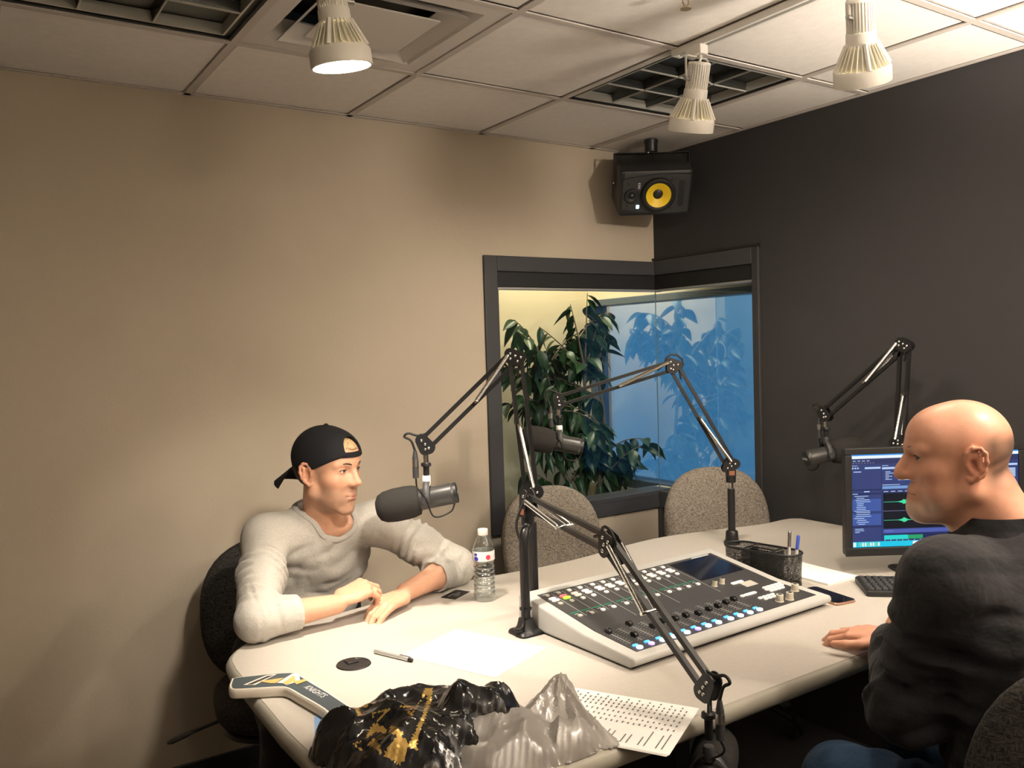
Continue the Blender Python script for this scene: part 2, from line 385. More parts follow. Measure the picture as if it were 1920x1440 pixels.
def track_lamp(loc, aim, label, power, cone=70, blend=.8, yokew=.047, rad=.045, spin=0):
    """loc: centre of the rim; aim: point it shines at; hangs from the track above"""
    loc = Vector(loc)
    r = thing('track_lamp', label, 'track lamp', loc, group='track lamps')
    d = (Vector(aim)-loc).normalized()
    X = frame_to((0, 0, 0), -d, (0, 1, 0)) @ Matrix.Rotation(spin, 4, 'Z')       # local +z points back up the lamp body
    rim = MB(); rim.lathe([(.0655, .0), (.070, .0), (.0705, .002), (.070, .034), (.066, .040), (.062, .040), (.0655, .034)], 40, X, caps=False)
    rim.build('rim', M_lampw, r, sm=40)
    n = 40; bell = MB()
    # conical bell with four windows of slats
    zz = lambda t: .038+.060*t; rr = lambda t: .0665-.030*t
    for q in range(4):
        a = q*PI/2+PI/4
        bell.tube([Vector((rr(0)*math.cos(a), rr(0)*math.sin(a), zz(0))), Vector((rr(1)*math.cos(a), rr(1)*math.sin(a), zz(1)))], .006, 6, X)
    bell.lathe([(.0365, .096), (.037, .094), (.036, .124), (.0345, .126), (.030, .126)], 32, X, caps=False)
    bell.build('bell_frame', M_lampw, r, sm=40)
    for q in range(4):
        for k in range(1, 7):
            a = q*PI/2+PI/4+k*PI/2/7
            sl = MB(); sl.tube([Vector((rr(0)*.985*math.cos(a), rr(0)*.985*math.sin(a), zz(0))), Vector((rr(1)*.985*math.cos(a), rr(1)*.985*math.sin(a), zz(1)))], .0022, 4, X)
            sl.build('slat', M_lampw, r)
    MB().lathe([(.0625, .036), (.034, .097)], 32, X, caps=False).build('inner_shell', M_lampin, r, sm=40)
    hs = MB(); prof = []
    for k in range(28):
        for fr_, rad_ in ((0, .034), (.55, .034), (.6, .0295), (.95, .0295)):
            a = 2*PI*(k+fr_)/28; prof.append((rad_*math.cos(a), rad_*math.sin(a)))
    hs.prism(prof, .126, .196, X); hs.lathe([(.0335, .196), (.034, .199), (.031, .204), (.012, .206)], 32, X)
    hs.build('heat_sink', M_lampw, r, sm=30)
    bl = MB(); bl.lathe([(.0, -.001), (.030, .0), (.052, .003), (.062, .008), (.0645, .014)], 32, X, caps=False); bl.build('bulb', M_bulb, r, sm=60)
    # yoke: hangs from the adaptor, pivots on the heat sink
    top = Vector((r.location.x, r.location.y, 0)); P0 = X @ Vector((0, 0, .150))
    sx = X.to_3x3() @ Vector((1, 0, 0)); sx.z = 0; sx.normalize()
    zt = CEIL-.052-loc.z
    tp = Vector((P0.x, P0.y, zt))
    y = MB(); w_ = yokew
    path = [P0+sx*-w_, Vector((P0.x, P0.y, zt-.006))+sx*-w_, tp+sx*-(w_-.006), tp+sx*(w_-.006), Vector((P0.x, P0.y, zt-.006))+sx*w_, P0+sx*w_]
    nrm = sx.cross(Vector((0, 0, 1)))
    for a, b in zip(path[:-1], path[1:]): y.tube([a, b], .0045, 8, flat=.45 , upv=tuple(sx) if abs((b-a).normalized().dot(sx)) < .5 else (0, 0, 1))
    y.build('yoke', M_lampw, r, sm=40)
    for q in (-1, 1): MB().cyl(P0+sx*q*(w_-.013), P0+sx*q*(w_+.006), .006, n=10).build('pivot_knob', M_steel, r, sm=40)
    ad = MB(); ax = Vector((P0.x, P0.y, 0)); z1 = CEIL-.0205-loc.z
    ad.b2((P0.x-.017, P0.y-.032, z1-.030), (P0.x+.017, P0.y+.032, z1)); ad.build('track_adaptor', M_lampw, r, bevel=.003)
    MB().cyl((P0.x, P0.y, z1-.030), tp, .007, n=10).build('stem', M_lampw, r, sm=40)
    MB().tube(curve([(P0.x, P0.y-.012, z1-.030), (P0.x+.006, P0.y-.012, (z1-.030+.206)/2), X @ Vector((0, 0, .204))], 6), .004, 8).build('cord', M_lampw, r, sm=60)
    ld = bpy.data.lights.new('spot', 'SPOT'); ld.energy = power; ld.color = WARM; ld.spot_size = R(cone*2); ld.spot_blend = blend; ld.shadow_soft_size = rad
    lo = bpy.data.objects.new('spot', ld); COL.objects.link(lo); lo.parent = r
    lo.matrix_basis = Matrix.Translation(d*.012) @ (-d).to_track_quat('Z', 'Y').to_matrix().to_4x4()
    return r
track_lamp((-2.197, -1.315, 2.165), (-1.985, -1.235, ZT), 'lit white track lamp shining down on the table end', 170, 26, 1.0)
track_lamp((-1.003, -1.235, 2.175), (-.86, -.80, .9), 'white track lamp hanging in front of the square louvred light', 36, 75, 1.0)
track_lamp((-.995, -1.83, 2.165), (-.45, -1.50, .9), 'white tilted track lamp at the upper right, nearest the dark wall', 23, 70, 1.0)
track_lamp((-2.222, -2.50, 2.165), (-2.05, -.72, 1.02), 'track lamp out of the frame, turned to the man in the cap', 125, 17, 1.0, rad=.06)
track_lamp((-1.003, -2.80, 2.165), (-1.15, -2.1, .9), 'track lamp above the bald man, out of the frame', 40, 62, 1.0)
track_lamp((-2.222, -3.65, 2.165), (-2.6, -4.7, 1.9), 'added fill lamp on the track, out of the frame, turned to the wall behind the camera', 34, 75, 1.0)  # unseen fill lamp, added for bounce off the back wall
track_lamp((-2.222, -3.05, 2.165), (-5.1, -2.3, 1.9), 'added fill lamp on the track, out of the frame, turned to the side wall left of the camera', 26, 75, 1.0)  # added fill, out of view, bouncing light off the side wall
track_lamp((-1.003, -3.55, 2.165), (-.55, 0, 1.95), 'added track lamp, out of the frame, brightening the wall at the window corner', 105, 28, 1.0)  # added lamp that brightens the wall above the corner window

# unseen torchiere added behind the bald man to light the ceiling
tc = thing('added_floor_lamp', 'added torchiere floor lamp behind the bald man, out of the frame, lighting the ceiling', 'floor lamp', (-.40, -3.45, 0))
MB().lathe([(.15, 0), (.15, .012), (.12, .022), (.02, .03)], 32).build('base', M_black, tc, sm=40)
MB().cyl((0, 0, .025), (0, 0, 1.62), .0125).build('pole', M_black, tc, sm=50)
MB().lathe([(.02, 1.61), (.10, 1.64), (.165, 1.70), (.172, 1.715), (.165, 1.712), (.095, 1.652), (.01, 1.63)], 40, caps=False).build('bowl_shade', M_lampw, tc, sm=50)
MB().ball((0, 0, 1.675), .026).build('bulb', bulb_mat(20), tc, sm=60)
ld = bpy.data.lights.new('uplight', 'SPOT'); ld.energy = 600; ld.color = WARM; ld.spot_size = R(154); ld.spot_blend = .2; ld.shadow_soft_size = .15
lo = bpy.data.objects.new('uplight', ld); COL.objects.link(lo); lo.parent = tc; lo.location = (0, 0, 1.72); lo.rotation_euler = (PI, 0, 0)
# ------------------------------------------------------------------ table
M_top = pmat('greige_laminate', (.475, .44, .395), .42, var=.03, vscale=90, spec=.35)
M_edge = pmat('table_edge_vinyl', (.30, .28, .235), .5, bump=.1, bscale=200)
M_lamina = pmat('table_leg_laminate', (.030, .029, .030), .6)
back = [(-2.448, -1.10), (-2.435, -1.02), (-2.395, -.955), (-2.33, -.905), (-2.22, -.87), (-2.05, -.835), (-1.85, -.805), (-1.63, -.785), (-1.47, -.79), (-1.33, -.80), (-1.18, -.795), (-1.03, -.775), (-.86, -.748), (-.70, -.742), (-.50, -.775), (-.30, -.825), (-.20, -.840), (-.12, -.838), (-.06, -.845), (-.022, -.875)]
bk = [tuple(p)[:2] for p in curve([(x, y, 0) for x, y in back], 4)]
poly = bk+[(-.022, -1.962), (-2.36, -1.962), (-2.425, -1.94), (-2.455, -1.88), (-2.462, -1.50)]
def inset(P, d):
    n = len(P); out = []
    for i in range(n):
        a, b, c = Vector(P[i-1]), Vector(P[i]), Vector(P[(i+1) % n])
        n1 = Vector(((b-a).y, -(b-a).x)).normalized(); n2 = Vector(((c-b).y, -(c-b).x)).normalized()
        m = (n1+n2); m = m/max(.3, m.length_squared)*2
        out.append(tuple(b+m*d))
    return out
r = thing('radio_desk', 'large pale laminate desk with a wavy back edge and rounded rim', 'desk', (-1.2, -1.35, 0))
sgn = 1 if sum(poly[i-1][0]*poly[i][1]-poly[i][0]*poly[i-1][1] for i in range(len(poly))) < 0 else -1
IN = lambda d: inset(poly, d*sgn)
MB().prism(IN(.012), ZT-.028, ZT).build('table_top', M_top, r, world=True)
e = MB(); rings = []
for d, z in ((.0125, -.001), (.006, -.0012), (.001, -.006), (-.0035, -.014), (-.004, -.022), (-.001, -.032), (.006, -.040), (.014, -.042), (.0125, -.030)):
    rings.append([(x, y, ZT+z) for x, y in IN(d)])
e.loft(rings, caps=False); e.build('edge_band', M_edge, r, sm=50, world=True)
MB().b2((-2.20, -1.55, .0), (-2.14, -1.15, ZT-.03)).build('leg_panel', M_lamina, r, world=True)
MB().b2((-1.25, -1.36, .0), (-1.19, -.98, ZT-.03)).build('leg_panel', M_lamina, r, world=True)
MB().b2((-.20, -1.9, .0), (-.14, -.95, ZT-.03)).build('leg_panel', M_lamina, r, world=True)
MB().b2((-2.14, -1.17, .25), (-.20, -1.14, ZT-.03)).build('modesty_panel', M_lamina, r, world=True)
g = thing('cable_grommet', 'black round cable grommet set in the desk top', 'grommet', (-2.199, -1.252, ZT))
MB().lathe([(.0, .0012), (.034, .0014), (.0365, .0032), (.040, .0034), (.042, .0004)], 40, caps=False).build('ring', M_blackp, g, sm=30)
MB().b2((-.012, .004, .0016), (.016, .036, .0042)).build('cable_slot', M_black, g, bevel=.001)
# ------------------------------------------------------------------ the corridor beyond the corner window
CX1, CY1 = .25, .86
struct('wall_corridor_back', MB().b2((-2.6, CY1, 0), (CX1+.12, CY1+.1, 2.7)), M_cream)
struct('wall_corridor_added_end', MB().b2((-1.0, .11, 0), (-.90, CY1, 2.7)), pmat('slate_reflection_darkener', (.10, .13, .15), .7, bump=.1, bscale=90))  # added end wall, dark so the tinted pane's reflection stays blue
struct('wall_corridor_side', MB().b2((CX1, -4.0, 0), (CX1+.12, CY1, .70)).b2((CX1, -4.0, 1.78), (CX1+.12, CY1, 2.7)).b2((CX1, CY1-.05, .70), (CX1+.12, CY1, 1.78)), M_cream)
struct('wall_corridor_near', MB().b2((.11, -4.1, 0), (CX1+.12, -4.0, 2.7)), M_cream)
M_cfl = pmat('corridor_floor', (.55, .45, .27), .5)
struct('floor_corridor', MB().b2((-2.7, .11, -.08), (CX1+.12, CY1+.1, 0)).b2((.11, -4.1, -.08), (CX1+.12, .11, 0)), M_cfl)
struct('ceiling_corridor', MB().b2((-2.7, .11, 2.5), (CX1+.12, CY1+.1, 2.56)).b2((.11, -4.1, 2.5), (CX1+.12, .11, 2.56)), M_white)
w3 = bpy.data.objects.new('window_3', None); COL.objects.link(w3); w3['kind'] = 'structure'; w3.location = (CX1, 0, .7)
M_bframe = pmat('blue_grey_window_frame', (.10, .13, .17), .4)
M_tint = glass_mat('blue_tinted_mirror_glass', (.72, .90, 1.0), .54)
ya = CY1-.05
MB().b2((CX1-.02, ya-.05, .70), (CX1+.10, ya, 1.78)).build('frame_jamb', M_bframe, w3, world=True, bevel=.004)
MB().b2((CX1-.02, -4.0, .70), (CX1+.10, ya-.05, .75)).build('frame_sill', M_bframe, w3, world=True, bevel=.004)
MB().b2((CX1-.02, -4.0, 1.74), (CX1+.10, ya-.05, 1.78)).build('frame_head', M_bframe, w3, world=True, bevel=.004)
MB().b2((CX1-.045, -4.0, .675), (CX1, ya, .70)).build('sill_board', M_white, w3, world=True, bevel=.004)
MB().b2((CX1+.03, -4.0, .75), (CX1+.038, ya-.05, 1.74)).build('pane', M_tint, w3, world=True)
def ceiling_panel(loc, power, label):
    r = thing('corridor_light', label, 'ceiling light', loc)
    MB().b2((-.3, -.3, -.012), (.3, .3, 0)).build('frame', M_white, r, bevel=.003)
    MB().b2((-.28, -.28, -.016), (.28, .28, -.012)).build('diffuser', pmat('lit_diffuser', (.9, .9, .85), .5, emit=(1, .85, .6), estr=4), r)
    ld = bpy.data.lights.new('panel', 'AREA'); ld.shape = 'SQUARE'; ld.size = .55; ld.energy = power; ld.color = (1, .86, .62)
    lo = bpy.data.objects.new('panel', ld); COL.objects.link(lo); lo.parent = r; lo.location = (0, 0, -.02)
ceiling_panel((-.22, .47, 2.5), 17, 'lit corridor ceiling panel beyond the window')
# ------------------------------------------------------------------ chairs
def weave(name, a, b, sc=1.0):
    t = NT(name); t.b.inputs['Roughness'].default_value = .92; t.b.inputs['Specular IOR Level'].default_value = .2
    def stretched(s):
        mp = t.n('ShaderNodeMapping'); mp.inputs['Scale'].default_value = s; t.l(t.coords(), mp.inputs['Vector'])
        nz = t.n('ShaderNodeTexNoise', i_Scale=1.0, i_Detail=2.0); t.l(mp.outputs[0], nz.inputs['Vector']); return nz.outputs[0]
    h = stretched((60*sc, 60*sc, 330*sc)); v = stretched((330*sc, 330*sc, 60*sc))
    ck = t.n('ShaderNodeTexNoise', i_Scale=75*sc, i_Detail=0.0); t.l(t.coords(), ck.inputs['Vector'])
    gt = t.n('ShaderNodeMath', operation='GREATER_THAN', i_1=.5); t.l(ck.outputs[0], gt.inputs[0])
    mx = t.n('ShaderNodeMix', data_type='FLOAT'); t.l(gt.outputs[0], mx.inputs[0]); t.l(h, mx.inputs[2]); t.l(v, mx.inputs[3])
    t.l(t.ramp(mx.outputs[0], [(.36, b), (.5, tuple((p+q)/2 for p, q in zip(a, b))), (.64, a)]), t.b.inputs['Base Color'])
    bp = t.n('ShaderNodeBump', i_Strength=.5, i_Distance=.002); t.l(mx.outputs[0], bp.inputs['Height']); t.l(bp.outputs[0], t.b.inputs['Normal'])
    return t.m
M_weave = weave('grey_tan_weave', (.33, .29, .24), (.085, .075, .065), 1.6)
M_weave_shade = weave('shaded_weave', (.06, .055, .05), (.012, .012, .012), 1.3)  # same chair weave darkened, standing for fabric in shade
def pad(w, h, th, ex=2.6, curve_k=0, bul=.012, n=44, taper=0.0):
    "cushion standing in the xz plane, front towards -y; returns MB"
    m = MB()
    def outline(s, y):
        P = []
        for k in range(n):
            a = 2*PI*k/n; c, q = math.cos(a), math.sin(a)
            x = math.copysign(abs(c)**(2/ex), c)*w/2*s; z = math.copysign(abs(q)**(2/ex), q)*h/2*s
            x *= 1-taper*(z/(h/2))
            P.append((x, y-curve_k*(x*x)+.25*curve_k*max(0, z)**2*0, z))
        return P
    R_ = [outline(.02, -th/2-bul), outline(.5, -th/2-bul*.8), outline(.8, -th/2-bul*.35), outline(.93, -th/2), outline(.985, -th*.3), outline(1, 0), outline(.985, th*.3), outline(.94, th/2), outline(.6, th/2+.006), outline(.02, th/2+.008)]
    m.loft(R_); return m
def office_chair(loc, rz, label, fabric, w=.46, h=.52, zb=.72, seatz=.46, recl=8, parts=True):
    """rz = 0 faces -y"""
    r = thing('office_chair', label, 'chair', (*loc, 0), rz, 'fabric office chairs')
    bm_ = pad(w, h, .055, 2.5, curve_k=.55, taper=-.0)
    M = Matrix.Translation((0, .235, zb)) @ Matrix.Rotation(R(-recl), 4, 'X')
    bm_.v = [tuple(M @ Vector(p)) for p in bm_.v]
    bk_ = bm_.build('backrest', fabric, r, sm=60)
    sh = pad(w*.97, h*.97, .02, 2.5, curve_k=.55); M2 = M @ Matrix.Translation((0, .042, 0)); sh.v = [tuple(M2 @ Vector(p)) for p in sh.v]
    sh.build('back_shell', M_blackp, r, sm=60)
    st = pad(.49, .47, .07, 3.0, bul=.015); M3 = Matrix.Translation((0, -.02, seatz-.03)) @ Matrix.Rotation(R(-90), 4, 'X'); st.v = [tuple(M3 @ Vector(p)) for p in st.v]
    st.build('seat', fabric, r, sm=60)
    s2 = pad(.46, .44, .02, 3.0); M4 = Matrix.Translation((0, -.02, seatz-.085)) @ Matrix.Rotation(R(-90), 4, 'X'); s2.v = [tuple(M4 @ Vector(p)) for p in s2.v]
    s2.build('seat_shell', M_blackp, r, sm=60)
    MB().tube(curve([(0, .10, seatz-.10), (0, .25, seatz-.09), (0, .315, seatz+.02), (0, .305, zb)], 6), .022, 10, flat=.4).build('back_bar', M_black, r, sm=50)
    MB().cyl((0, 0, .10), (0, 0, seatz-.095), .025).cyl((0, 0, .10), (0, 0, .22), .032).build('gas_column', M_black, r, sm=40)
    for k in range(5):
        a = 2*PI*k/5+.3; c, s_ = math.cos(a), math.sin(a)
        MB().tube([(0, 0, .105), (c*.15, s_*.15, .10), (c*.29, s_*.29, .075)], [.028, .024, .016], 8, flat=.8).build('leg', M_blackp, r, sm=50)
        cs = MB(); t_ = Vector((-s_, c, 0)); ctr = Vector((c*.29, s_*.29, .028))
        for q in (-1, 1): cs.cyl(ctr+t_*q*.006, ctr+t_*q*.024, .0275, n=16)
        cs.cyl(ctr, ctr+Vector((0, 0, .045)), .008, n=8); cs.build('caster', M_blackp, r, sm=40)
    lv = MB(); lv.cyl((-.16, .05, seatz-.095), (-.315, .03, seatz-.125), .006, n=8); lv.build('lever', M_black, r, sm=40)
    MB().tube([(-.30, .032, seatz-.122), (-.33, .028, seatz-.128), (-.37, .022, seatz-.137), (-.385, .02, seatz-.14)], [.008, .016, .018, .010], 10, flat=.4, upv=(0, 0, 1)).build('lever_paddle', M_blackp, r, sm=50)
    return r
office_chair((-.985, -.53), R(-18), 'grey tweed office chair in front of the window, behind the boom arm poles', M_weave, w=.43, h=.50, zb=.685)
office_chair((-.375, -.80), R(-33), 'grey tweed office chair in the corner beside the dark wall', M_weave, w=.455, h=.52, zb=.715)
office_chair((-2.09, -.48), R(-12), 'dark office chair that the man in the cap sits on', M_weave_shade, w=.54, h=.50, zb=.64)
office_chair((-1.20, -2.43), R(180), 'dark office chair that the bald man sits on', M_weave_shade, w=.46, h=.40, zb=.70, recl=6)
office_chair((-1.79, -2.75), R(-71.5), 'empty dark office chair at the bottom right corner, nearest the camera', M_weave_shade, w=.52, h=.58, zb=.735, recl=10)
# ------------------------------------------------------------------ boom arms and microphones
def text_mesh(txt, size, mat, name='lettering', ext=.0, align='CENTER'):
    cu = bpy.data.curves.new(name, 'FONT'); cu.body = txt; cu.size = size; cu.align_x = align; cu.align_y = 'CENTER'; cu.extrude = ext; cu.resolution_u = 2
    ob = bpy.data.objects.new(name, cu); COL.objects.link(ob)
    dg = bpy.context.evaluated_depsgraph_get(); me = bpy.data.meshes.new_from_object(ob.evaluated_get(dg))
    bpy.data.objects.remove(ob); me.name = name; me.materials.clear(); me.materials.append(mat); return me
M_foam = pmat('black_foam', (.034, .032, .030), .95, bump=1.0, bscale=900, spec=.15)
M_micbody = pmat('mic_grey_enamel', (.055, .054, .053), .36, .35)
M_ink = pmat('white_ink', (.8, .8, .8), .6)
M_tagred = pmat('copper_tag', (.45, .20, .12), .35, .7)
def spring(m, a, b, r=.0062):
    L = (Vector(b)-Vector(a)).length; n = int(L/.0032)
    prof = [(.0035, 0)]
    for k in range(n): z = .004+(L-.008)*k/n; prof += [(r, z), (r*.80, z+(L-.008)/n*.6)]
    prof += [(.0035, L)]
    m.lathe(prof, 8, frame_to(a, b))
def boom_arm(base, P0, E, K, label, pole='straight', cable_side=1, nrm=None, loop=.035, clip=None, flange=True, swap=False):
    base, P0, E, K = map(Vector, (base, P0, E, K))
    r = thing('boom_arm', label, 'microphone arm', base, group='black spring boom arms')
    B = lambda mb, name, mat, **k: mb.build(name, mat, r, world=True, **k)
    d = E-P0 if nrm is None else None
    hdir = Vector(((K-E).x, (K-E).y, 0)).normalized() if nrm is None else None
    n = Vector((-hdir.y, hdir.x, 0)) if nrm is None else Vector(nrm).normalized()
    # flange, pole
    fl = MB()
    if flange:
        fl.loft([[(base.x+x, base.y+y, base.z+z) for x, y in rrect(.076*s_, .076*s_, .014*s_, 3)] for s_, z in ((1, .0), (1, .005), (.93, .009), (.6, .014), (.50, .022), (.40, .040))])
    else: fl.lathe([(.030, 0), (.030, .008), (.024, .014), (.022, .045), (.018, .05)], 24, Matrix.Translation(base))
    B(fl, 'base_flange', M_black, sm=35)
    zt = P0.z-.055
    if pole == 'bent':
        side = Vector((P0.x-base.x, P0.y-base.y, 0))
        pts = [base+Vector((0, 0, .035)), Vector((base.x, base.y, base.z+.20)), Vector((base.x, base.y, zt-.055)), base+side*.25+Vector((0, 0, zt-base.z-.022)), base+side*.75+Vector((0, 0, zt-base.z-.010)), base+side+Vector((0, 0, zt-base.z+.014))]
        B(MB().tube(curve(pts, 5), .0125, 12), 'pole', M_black, sm=50)
    else:
        B(MB().tube([base+Vector((0, 0, .035)), Vector((P0.x, P0.y, zt-.03))], .0135, 14), 'pole', M_black, sm=50)
        B(MB().cyl(Vector((P0.x, P0.y, zt-.03)), Vector((P0.x, P0.y, zt)), .0085), 'pole_pin', M_chrome, sm=50)
    # swivel block under the lower joint
    sw = MB(); sw.cyl(Vector((P0.x, P0.y, zt-.006)), Vector((P0.x, P0.y, zt+.016)), .018); X = Matrix.Translation((P0.x, P0.y, zt+.030)) @ Matrix.Rotation(math.atan2(hdir.y, hdir.x) if hdir else 0, 4, 'Z')
    sw.box((0, 0, 0), (.030, .034, .030), X); B(sw, 'swivel_block', M_black, sm=35)
    for q in (-1, 1): B(MB().box((0, q*.0178, 0), (.020, .0012, .016), X), 'maker_plate', M_tagred)
    def section(a, b):
        u = (b-a).normalized(); p = n.cross(u).normalized()
        if p.z < 0: p = -p
        for q in (-1, 1):
            m = MB(); m.tube([a+p*q*.0165+u*.006, b+p*q*.0165-u*.006], .0082, 4, upv=tuple((p+n).normalized())); B(m, 'arm_tube', M_black)
        return u, p
    u1, p1 = section(P0, E); u2, p2 = section(E, K)
    def plate(c, dirs, name, rad=.020):
        for q in (-1, 1):
            m = MB(); out = []
            ang0 = []
            base2 = [Vector((0, 0, 0))]+dirs
            # convex hull of circles in the arm plane, built by support function
            ex_, ez = n.cross(Vector((0, 0, 1))).normalized(), Vector((0, 0, 1))
            P = []
            for k in range(28):
                a = 2*PI*k/28; dv = ex_*math.cos(a)+ez*math.sin(a)
                bb = max(base2, key=lambda v: v.dot(dv)); P.append(c+bb+dv*rad)
            m.loft([[v+n*q*.0095 for v in P], [v+n*q*.0125 for v in P]]); B(m, name, M_black, sm=30)
            for bb in base2:
                rv = MB().ball(c+bb+n*q*.0125, .0045, 8, 6); B(rv, 'rivet', M_chrome, sm=60)
    plate(P0, [p1*.016, -p1*.016, u1*.012], 'joint_plate', .019)
    plate(E, [p1*.015-u1*.006, -p1*.015-u1*.006, p2*.015+u2*.006, -p2*.015+u2*.006], 'joint_plate', .0155)
    plate(K, [p2*.015, -p2*.015, Vector((0, 0, -.014))], 'end_plate', .0175)
    L1, L2 = (E-P0).length, (K-E).length
    for q in (-1, 1):
        m = MB(); spring(m, P0+u1*.015+n*q*.018+p1*.008, P0+u1*L1*.50+n*q*.018-p1*.013); B(m, 'spring', M_chrome, sm=50)
        m = MB(); spring(m, E+u2*.012+n*q*.018+p2*.016, E+u2*L2*.48+n*q*.018-p2*.0145); B(m, 'spring', M_chrome, sm=50)
    for o_, uu, pp, L in ((P0, u1, p1, L1), (E, u2, p2, L2)):
        c = o_+uu*L*(.50 if o_ is P0 else .48)-pp*.0138
        B(MB().cyl(c-n*.026, c+n*.026, .0042, n=10), 'spring_pin', M_chrome, sm=50)
    # cable loops at elbow and at the end
    cb = MB(); s_ = n*.004
    t1 = E-u1*.02-p1*0; 
    o2 = (u1-u2).normalized()
    ca, cc = (-u1*.9+o2*.45).normalized(), (u2*.9+o2*.45).normalized()
    arc = [(ca*(1-q/8)+cc*(q/8)+o2*.55*math.sin(PI*q/8)).normalized()*(.026+.016*math.sin(PI*q/8)) for q in range(9)]
    cb.tube([E-u1*.06]+[E+v for v in arc]+[E+u2*.06], .0036, 8); B(cb, 'cable_loop', M_rubber, sm=60)
    # hanging stem with thread ring
    Kd = K+Vector((0, 0, -.028))
    B(MB().cyl(Kd, Kd+Vector((0, 0, -.030)), .0075), 'stem_pin', M_chrome, sm=50)
    B(MB().lathe([(.008, 0), (.014, -.002), (.015, -.010), (.009, -.014)], 18, Matrix.Translation(Kd+Vector((0, 0, -.024)))), 'thread_ring', M_black, sm=40)
    B(MB().cyl(Kd+Vector((0, 0, -.034)), Kd+Vector((0, 0, -.078)), .0085), 'mount_stem', M_black, sm=50)
    # xlr lead beside the stem
    h2 = Vector(((K-E).x, (K-E).y, 0)).normalized()*cable_side
    xt = K+h2*.030+Vector((0, 0, -.018))
    B(MB().tube(curve([K-u2*.028+p2*.016, K+p2*.033-h2*.002, K+p2*.043+h2*.018, K+p2*.030+h2*.038, K+h2*.040+Vector((0, 0, .010)), xt], 8), .0033, 8), 'cable_end_loop', M_rubber, sm=60)
    B(MB().tube([xt, xt+Vector((0, 0, -.022)), xt+Vector((0, 0, -.026))], [.0045, .0085, .0085], 12), 'connector_boot', M_dark, sm=40)
    B(MB().cyl(xt+Vector((0, 0, -.026)), xt+Vector((0, 0, -.046)), .0092), 'connector_shell', M_steel, sm=50)
    B(MB().cyl(xt+Vector((0, 0, -.046)), xt+Vector((0, 0, -.078)), .0088), 'connector_plug', M_dark, sm=50)
    if pole == 'bent' or clip:
        B(MB().tube(curve([P0+Vector((-.012, -.02, .03)), P0+Vector((-.05, -.02, -.05)), Vector((base.x-.012, base.y-.012, base.z+.22)), Vector((base.x-.016, base.y-.012, base.z+.06)), Vector((base.x-.028, base.y-.02, base.z+.024)), Vector((base.x-.046, base.y-.01, base.z+.022))], 8), .0035, 8), 'cable', M_rubber, sm=60)
        B(MB().lathe([(.0155, 0), (.0165, .003), (.0155, .006)], 16, Matrix.Translation(base+Vector((0, 0, .062)))), 'cable_tie', M_rubber, sm=60)
    else:
        B(MB().tube(curve([P0+Vector((.01, .015, -.02)), Vector((P0.x+.022, P0.y+.015, zt-.1)), Vector((P0.x+.020, P0.y+.012, base.z+.15)), Vector((P0.x+.016, P0.y+.010, base.z+.05))], 8), .0035, 8), 'cable', M_rubber, sm=60)
    return r, xt+Vector((0, 0, -.078)), Kd+Vector((0, 0, -.078))
def microphone(stem, fwd, lead, label, drop=.050, text=False, up=(0, 0, 1)):
    """stem: lower end of the arm's stem; fwd: direction the foam points"""
    stem = Vector(stem); f = Vector(fwd).normalized(); c = stem+Vector((0, 0, -drop))
    r = thing('broadcast_microphone', label, 'microphone', c, group='broadcast microphones with foam windscreens')
    X = Matrix.Translation(-c) @ frame_to(c, c+f, up)   # local z = forward, matrix maps to offsets from c
    X = Matrix.Translation((0, 0, 0)) @ frame_to((0, 0, 0), f, up)
    fo = MB(); fo.lathe([(.001, .148), (.022, .146), (.036, .138), (.044, .122), (.0475, .095), (.0475, .060), (.0455, .040), (.041, .024), (.030, .020)], 32, X); fo.build('foam_windscreen', M_foam, r, sm=60)
    bd = MB(); bd.lathe([(.029, .026), (.0305, .020), (.0305, -.072), (.0290, -.074), (.0285, -.078)], 32, X); bd.build('body', M_micbody, r, sm=35)
    e = MB(); e.lathe([(.0285, -.078), (.0295, -.079), (.0295, -.086), (.027, -.0875), (.001, -.0875)], 32, X); ec = e.build('end_cap', M_blackp, r, sm=35)
    ts = text_mesh('SHURE', .013, M_ink); o = link(ts, 'end_lettering', ec); 
    o.matrix_basis = X @ Matrix.Translation((0, 0, -.0882)) @ Matrix.Rotation(PI, 4, 'X') @ Matrix.Rotation(PI, 4, 'Z')
    # yoke
    sx = (X.to_3x3() @ Vector((1, 0, 0))).normalized(); top = Vector((0, 0, drop+.004))
    for q in (-1, 1):
        y = MB(); pth = [top+sx*q*.004+Vector((0, 0, -.003)), Vector((0, 0, .042))+sx*q*.020, sx*q*.037+Vector((0, 0, .020)), sx*q*.037+Vector((0, 0, -.004))]
        y.tube(pth, .0095, 8, flat=.35, upv=tuple(sx)); y.build('yoke_arm', M_dark, r, sm=40)
        MB().cyl(sx*q*.030, sx*q*.0435, .011, n=16).build('yoke_knob', M_dark, r, sm=40)
    MB().lathe([(.010, 0), (.012, .004), (.012, .026), (.010, .03)], 18, Matrix.Translation(top+Vector((0, 0, -.018)))).build('yoke_collar', M_white if not text else M_dark, r, sm=40)
    ld = Vector(lead)-c
    tail = X @ Vector((.012, 0, -.070))
    low = X @ Vector((.0, 0, -.02))+Vector((0, 0, -.050))
    MB().tube(curve([ld, ld+Vector((.004, 0, -.03)), sx*.045+Vector((0, 0, .010)), low+sx*.03, X @ Vector((.010, -.01, -.065))+Vector((0, 0, -.040)), X @ Vector((0, 0, -.080))+Vector((0, 0, -.028))], 8), .0024, 8).build('lead', M_rubber, r, sm=60)
    return r
